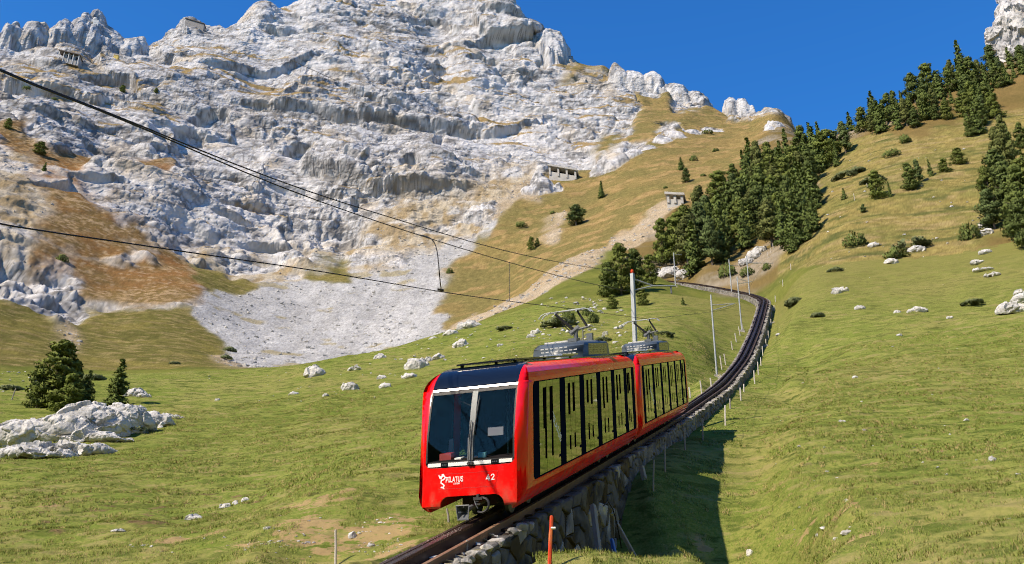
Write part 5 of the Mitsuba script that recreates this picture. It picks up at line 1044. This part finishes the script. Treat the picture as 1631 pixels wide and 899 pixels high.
# ------------------------------------------------------------------ masts and overhead wires
def mast_px(px, py, top_px, top_py, label, arm=None, rad=.075, p=None, cap=False, square=False):
    p = hit2(px, py) if p is None else p
    k_ = pxm(p)
    # height from the sight line of the head
    a, e = ray(top_px, top_py); r = math.hypot(p[0], p[1]); h = r * e - p[2]
    top = np.array([r * math.sin(a), r * math.cos(a), p[2] + h])
    key = thing('overhead_line_mast', label, 'mast')
    d = top - p
    if square:
        scene[key + '__pole'] = mikit.ply(cat_([sq_tube([p - [0, 0, .3], top], rad)]), 'galvanised')
    else:
        scene[key + '__pole'] = mikit.ply(tube([p - [0, 0, .3], p + d * .5, top], [rad, rad * .9, rad * .75], 10), 'galvanised', smooth=50)
    scene[key + '__footing'] = mikit.ply(box(p[0] - .25, p[0] + .25, p[1] - .25, p[1] + .25, p[2] - .5, p[2] + .10), 'pale_wall_stone')
    if cap: scene[key + '__lamp'] = mikit.ply(at_pt(_ico[2].copy().apply_scale([.09, .09, .13]), top + [0, 0, .12]), 'orange_paint', smooth=True)
    if arm:
        for i, (h0, x1, y1, z1) in enumerate(arm):   # from height h0 below the head to an offset from it
            scene[key + ('__arm' if i == 0 else f'__arm_{i:03d}')] = mikit.ply(tube([top - d / np.linalg.norm(d) * h0, top + [x1, y1, z1]], rad * .42, 7), 'galvanised', smooth=50)
    return key, p, top
def sq_tube(P, r):
    m = tube(P, r * 1.25, 4); return m
near_foot = along(np.array([28.6]), -2.1, -.5)[0]
a0, e0 = ray(1007, 432)
# nearest mast stands left of the rear car
mk_r = 44.5; mfoot = np.array([mk_r * math.sin(ray(1010, 560)[0]), mk_r * math.cos(ray(1010, 560)[0]), 0]); mfoot[2] = surface(mfoot[:1], mfoot[1:2])[0]
M0 = mast_px(1010, 560, 1007, 436, 'nearest tall grey mast rising behind the cars, with an orange lamp on its head', [(.30, 1.2, .4, -.58), (1.0, 1.2, .4, -.55)], .105, p=mfoot, cap=True, square=True)
scene[M0[0] + '__cantilever'] = mikit.ply(tube([M0[2] + [1.1, .37, -.57], M0[2] + [2.5, .9, -.36]], .05, 7), 'galvanised', smooth=50)
scene[M0[0] + '__insulator'] = mikit.ply(tube([M0[2] + [2.2, .8, -.42], M0[2] + [2.2, .8, -.85]], .05, 8), 'coupler_grey', smooth=40)
M1 = mast_px(1142, 600, 1132, 470, 'slim mast standing on the grass left of the curving track', [(.95, 1.3, 0, -.85), (1.45, 2.0, 0, -.80), (.95, 2.0, 0, -.80)], .085)
M2 = mast_px(1182, 529, 1174, 441, 'slim mast beside the track halfway up the curve', [(.25, 1.2, .5, -.35), (.9, 1.9, .8, -.30)], .085)
M3 = mast_px(1195, 478, 1189, 408, 'slim mast on the inner side of the track bend with a long arm', [(1.1, 4.2, 1.5, -.5), (1.1, 1.8, .6, -.95)], .09)
M4 = mast_px(1166, 470, 1161, 414, 'slim mast against the slope before the stone wall at the bend', [(.9, 1.5, .4, -.9)], .09)
M5 = mast_px(1076, 456, 1073, 403, 'distant mast at the left end of the high stone wall', [(.2, 1.3, .2, -.3)], .09)
M6 = mast_px(1012, 436, 1012, 408, 'far mast among the pines behind the nearest mast', None, .12)
def wire(pts, rad, label, n=30):
    P = np.array([pt(*q) for q in pts]); t = np.linspace(0, 1, len(P)); inv = np.array([1 / np.hypot(q[0], q[1]) for q in P])
    key = thing('overhead_wire', label, 'wire')
    cs = CubicSpline(np.r_[0, np.cumsum(np.linalg.norm(np.diff(P, axis=0), axis=1))], P); s = np.linspace(0, cs.x[-1], n)
    scene[key] = mikit.ply(tube(cs(s), rad, 6), 'wire_black', smooth=50); return key, cs(s)
scene['wire_black'] = principled((.012, .012, .014), .5, .2)
R0, R1 = 11.0, 43.5
def perspective_r(px, x0=-60, x1=980, r0=R0, r1=R1):        # a straight span from r0 to r1
    t = (px - x0) / (x1 - x0); return 1 / ((1 - t) / r0 + t / r1)
def span(pts, r0=R0, r1=R1): return [(px, py, perspective_r(px, r0=r0, r1=r1)) for px, py in pts]
wire(span([(-60, 85), (0, 112), (150, 171), (310, 236), (480, 301), (620, 346), (760, 388), (880, 416), (985, 433)]), .013, 'upper of the two black feeder wires crossing the mountain from the top left')
W2, W2p = wire(span([(-60, 87), (0, 114), (150, 173), (300, 236), (420, 287), (540, 332), (665, 374), (810, 418), (955, 455), (1000, 464)]), .013, 'lower of the two black feeder wires crossing the mountain from the top left')
W3, W3p = wire(span([(-60, 345), (0, 357), (150, 380), (320, 405), (480, 428), (703, 465), (810, 480), (900, 491), (960, 499), (1037, 509)], r0=10.5, r1=33.5), .011, 'black contact wire running down to the collector of the front car', 40)
_q = np.array([W3p[-1], W3p[-1] * .35 + .65 * (M1[2] + [2.0, 0, -.95]) - [0, 0, .2], M1[2] + [2.0, 0, -.95], M2[2] + [1.9, .8, -.45], M3[2] + [3.2, 1.2, -.6]])
_c = CubicSpline(np.r_[0, np.cumsum(np.linalg.norm(np.diff(_q, axis=0), axis=1))], _q); key = thing('overhead_wire', 'thin contact wire running on up the line behind the train', 'wire'); scene[key] = mikit.ply(tube(_c(np.linspace(0, _c.x[-1], 40)), .010, 5), 'wire_black', smooth=50)
b = [pt(665, 374, perspective_r(665)), pt(682, 378, 20.5), pt(694, 392, 20.3), pt(699, 425, 20.0), pt(703, 464, perspective_r(703, r0=10.5, r1=33.5))]
key = thing('wire_hanger', 'curved steel hanger joining the feeder wire to the contact wire', 'hanger'); cs = CubicSpline(np.arange(5), np.array(b)); scene[key] = mikit.ply(tube(cs(np.linspace(0, 4, 24)), .014, 7), 'wire_black', smooth=50)
scene[key + '__clamp'] = mikit.ply(tube([b[4] + [-.10, 0, .05], b[4] + [.06, 0, .02]], .03, 6), 'wire_black', smooth=40)
key = thing('dropper_wire', 'thin vertical dropper wire between feeder and contact wire', 'wire'); scene[key] = mikit.ply(tube([pt(811, 419, perspective_r(811)), pt(812, 480, perspective_r(812, r0=10.5, r1=33.5))], .009, 5), 'wire_black')

# ------------------------------------------------------------------ small buildings on the mountain
scene['concrete'] = {'type': 'twosided', 'b': {'type': 'diffuse', 'reflectance': mikit.proc(lambda p, n, uv: mikit.mix([.50, .49, .46], [.36, .35, .33], mikit.fbm(p.x * .7, p.y * .7, p.z * .4, 3)))}}
scene['dark_opening'] = principled((.02, .02, .022), .7); scene['yellow_paint'] = principled((.72, .52, .12), .6); scene['white_wall'] = principled((.72, .70, .64), .6); scene['dark_timber'] = principled((.09, .075, .06), .7)
def frame_at(px, py, r=None, face=(0, -1)):
    p = hit2(px, py, skip=150.0)
    f = np.array([face[0], face[1], 0.0]); f /= np.linalg.norm(f); rt = np.array([-f[1], f[0], 0])
    def F(m, slope=0.0):
        v = np.asarray(m.vertices); q = p + v[:, :1] * rt + v[:, 1:2] * f + v[:, 2:] * [0, 0, 1]; q[:, 2] += slope * v[:, 0]; return trimesh.Trimesh(q, m.faces, process=False)
    return F, pxm(p)
def gallery(px, py, w, h, slope, label, n, face):
    F, k_ = frame_at(px, py, face=face); key = thing('rock_gallery', label, 'gallery'); W_, H_ = w * k_, h * k_
    P = lambda m, b: mikit.ply(F(m, slope), b)
    scene[key + '__roof'] = P(box(-W_ / 2 - .4, W_ / 2 + .4, -5, 3.4, H_, H_ + .7), 'concrete'); scene[key + '__parapet'] = P(box(-W_ / 2, W_ / 2, 1.6, 2.4, -4.5, .25 * H_), 'concrete')
    scene[key + '__interior'] = P(box(-W_ / 2, W_ / 2, -5, -.5, -2, H_ - .02), 'dark_opening')
    for i in range(n + 1):
        x = -W_ / 2 + .4 + i * (W_ - .8) / n; obj('column', P(box(x - .35, x + .35, 2.0, 2.8, -1, H_ - .01), 'concrete'), key)
gallery(898, 284, 44, 11, -.34, 'grey concrete rock gallery with three openings at the foot of the cliff', 3, (-.25, -1)); gallery(1077, 325, 26, 8, -.22, 'short concrete gallery mouth left of the dense pines', 2, (-.3, -1))
F, k_ = frame_at(112, 97, 398, (.2, -1)); key = thing('station_building', 'small grey building on stilts beneath the left pinnacles', 'building')
scene[key + '__roof'] = mikit.ply(F(box(-4.6, 4.6, -3, 3, 2.0, 2.4), -.14), 'dark_timber'); scene[key + '__wall'] = mikit.ply(F(box(-2.0, 4.2, -2.6, 1.6, -3, 1.98), -.14), 'concrete')
for x in (-4.2, -2.2, -.2, 1.8, 4.1): obj('post', mikit.ply(F(box(x - .14, x + .14, 2.3, 2.6, -3.5, 1.99), -.14), 'white_wall'), key)
for x in (-1.2, .6, 2.6): obj('window', mikit.ply(F(box(x, x + 1.0, 1.6, 1.65, -.4, 1.2), -.14), 'dark_opening'), key)
F, k_ = frame_at(186, 90, 392, (.2, -1)); key = thing('hut', 'tiny yellow hut on the rock shelf below the ridge', 'hut'); scene[key + '__wall'] = mikit.ply(F(box(-.95, .95, -1, 1, -2, 1.1)), 'yellow_paint'); scene[key + '__roof'] = mikit.ply(F(box(-1.1, 1.1, -1.2, 1.2, 1.1, 1.3)), 'white_wall')
F, k_ = frame_at(152, 37, 424, (.3, -1)); key = thing('radar_station', 'white weather station box on top of the left pinnacle', 'radar station')
scene[key + '__cabin'] = mikit.ply(F(box(-.9, 1.5, -1, 1, -3, 1.8)), 'white_wall'); scene[key + '__hood'] = mikit.ply(F(box(-1.9, -.9, -.8, .8, .4, 2.0)), 'white_wall'); scene[key + '__dish'] = mikit.ply(F(at_pt(_ico[2].copy().apply_scale([1.0, .5, .9]), np.array([-.4, .6, 2.6]))), 'white_wall', smooth=True)
F, k_ = frame_at(312, 36, 434, (.1, -1)); key = thing('ridge_shelter', 'long dark roofed shelter on the ridge left of the summit', 'shelter')
scene[key + '__roof'] = mikit.ply(F(box(-5.5, 5.5, -2.5, 2.5, -1.0, -.6), -.28), 'dark_timber'); scene[key + '__wall'] = mikit.ply(F(box(-5.2, 5.2, -2, 2, -6, -1.02), -.28), 'weathered_wood')
F, k_ = frame_at(497, 124, face=(.2, -1)); key = thing('railing', 'long thin railing along the mountain path', 'railing')
for i in range(9): obj('post', mikit.ply(F(box(-11 + i * 2.75 - .09, -11 + i * 2.75 + .09, 3.2, 3.4, -2.5, 2.2), -.40), 'dark_timber'), key)
obj('handrail', mikit.ply(F(box(-11.2, 11.2, 3.2, 3.4, 2.0, 2.2), -.40), 'dark_timber'), key)
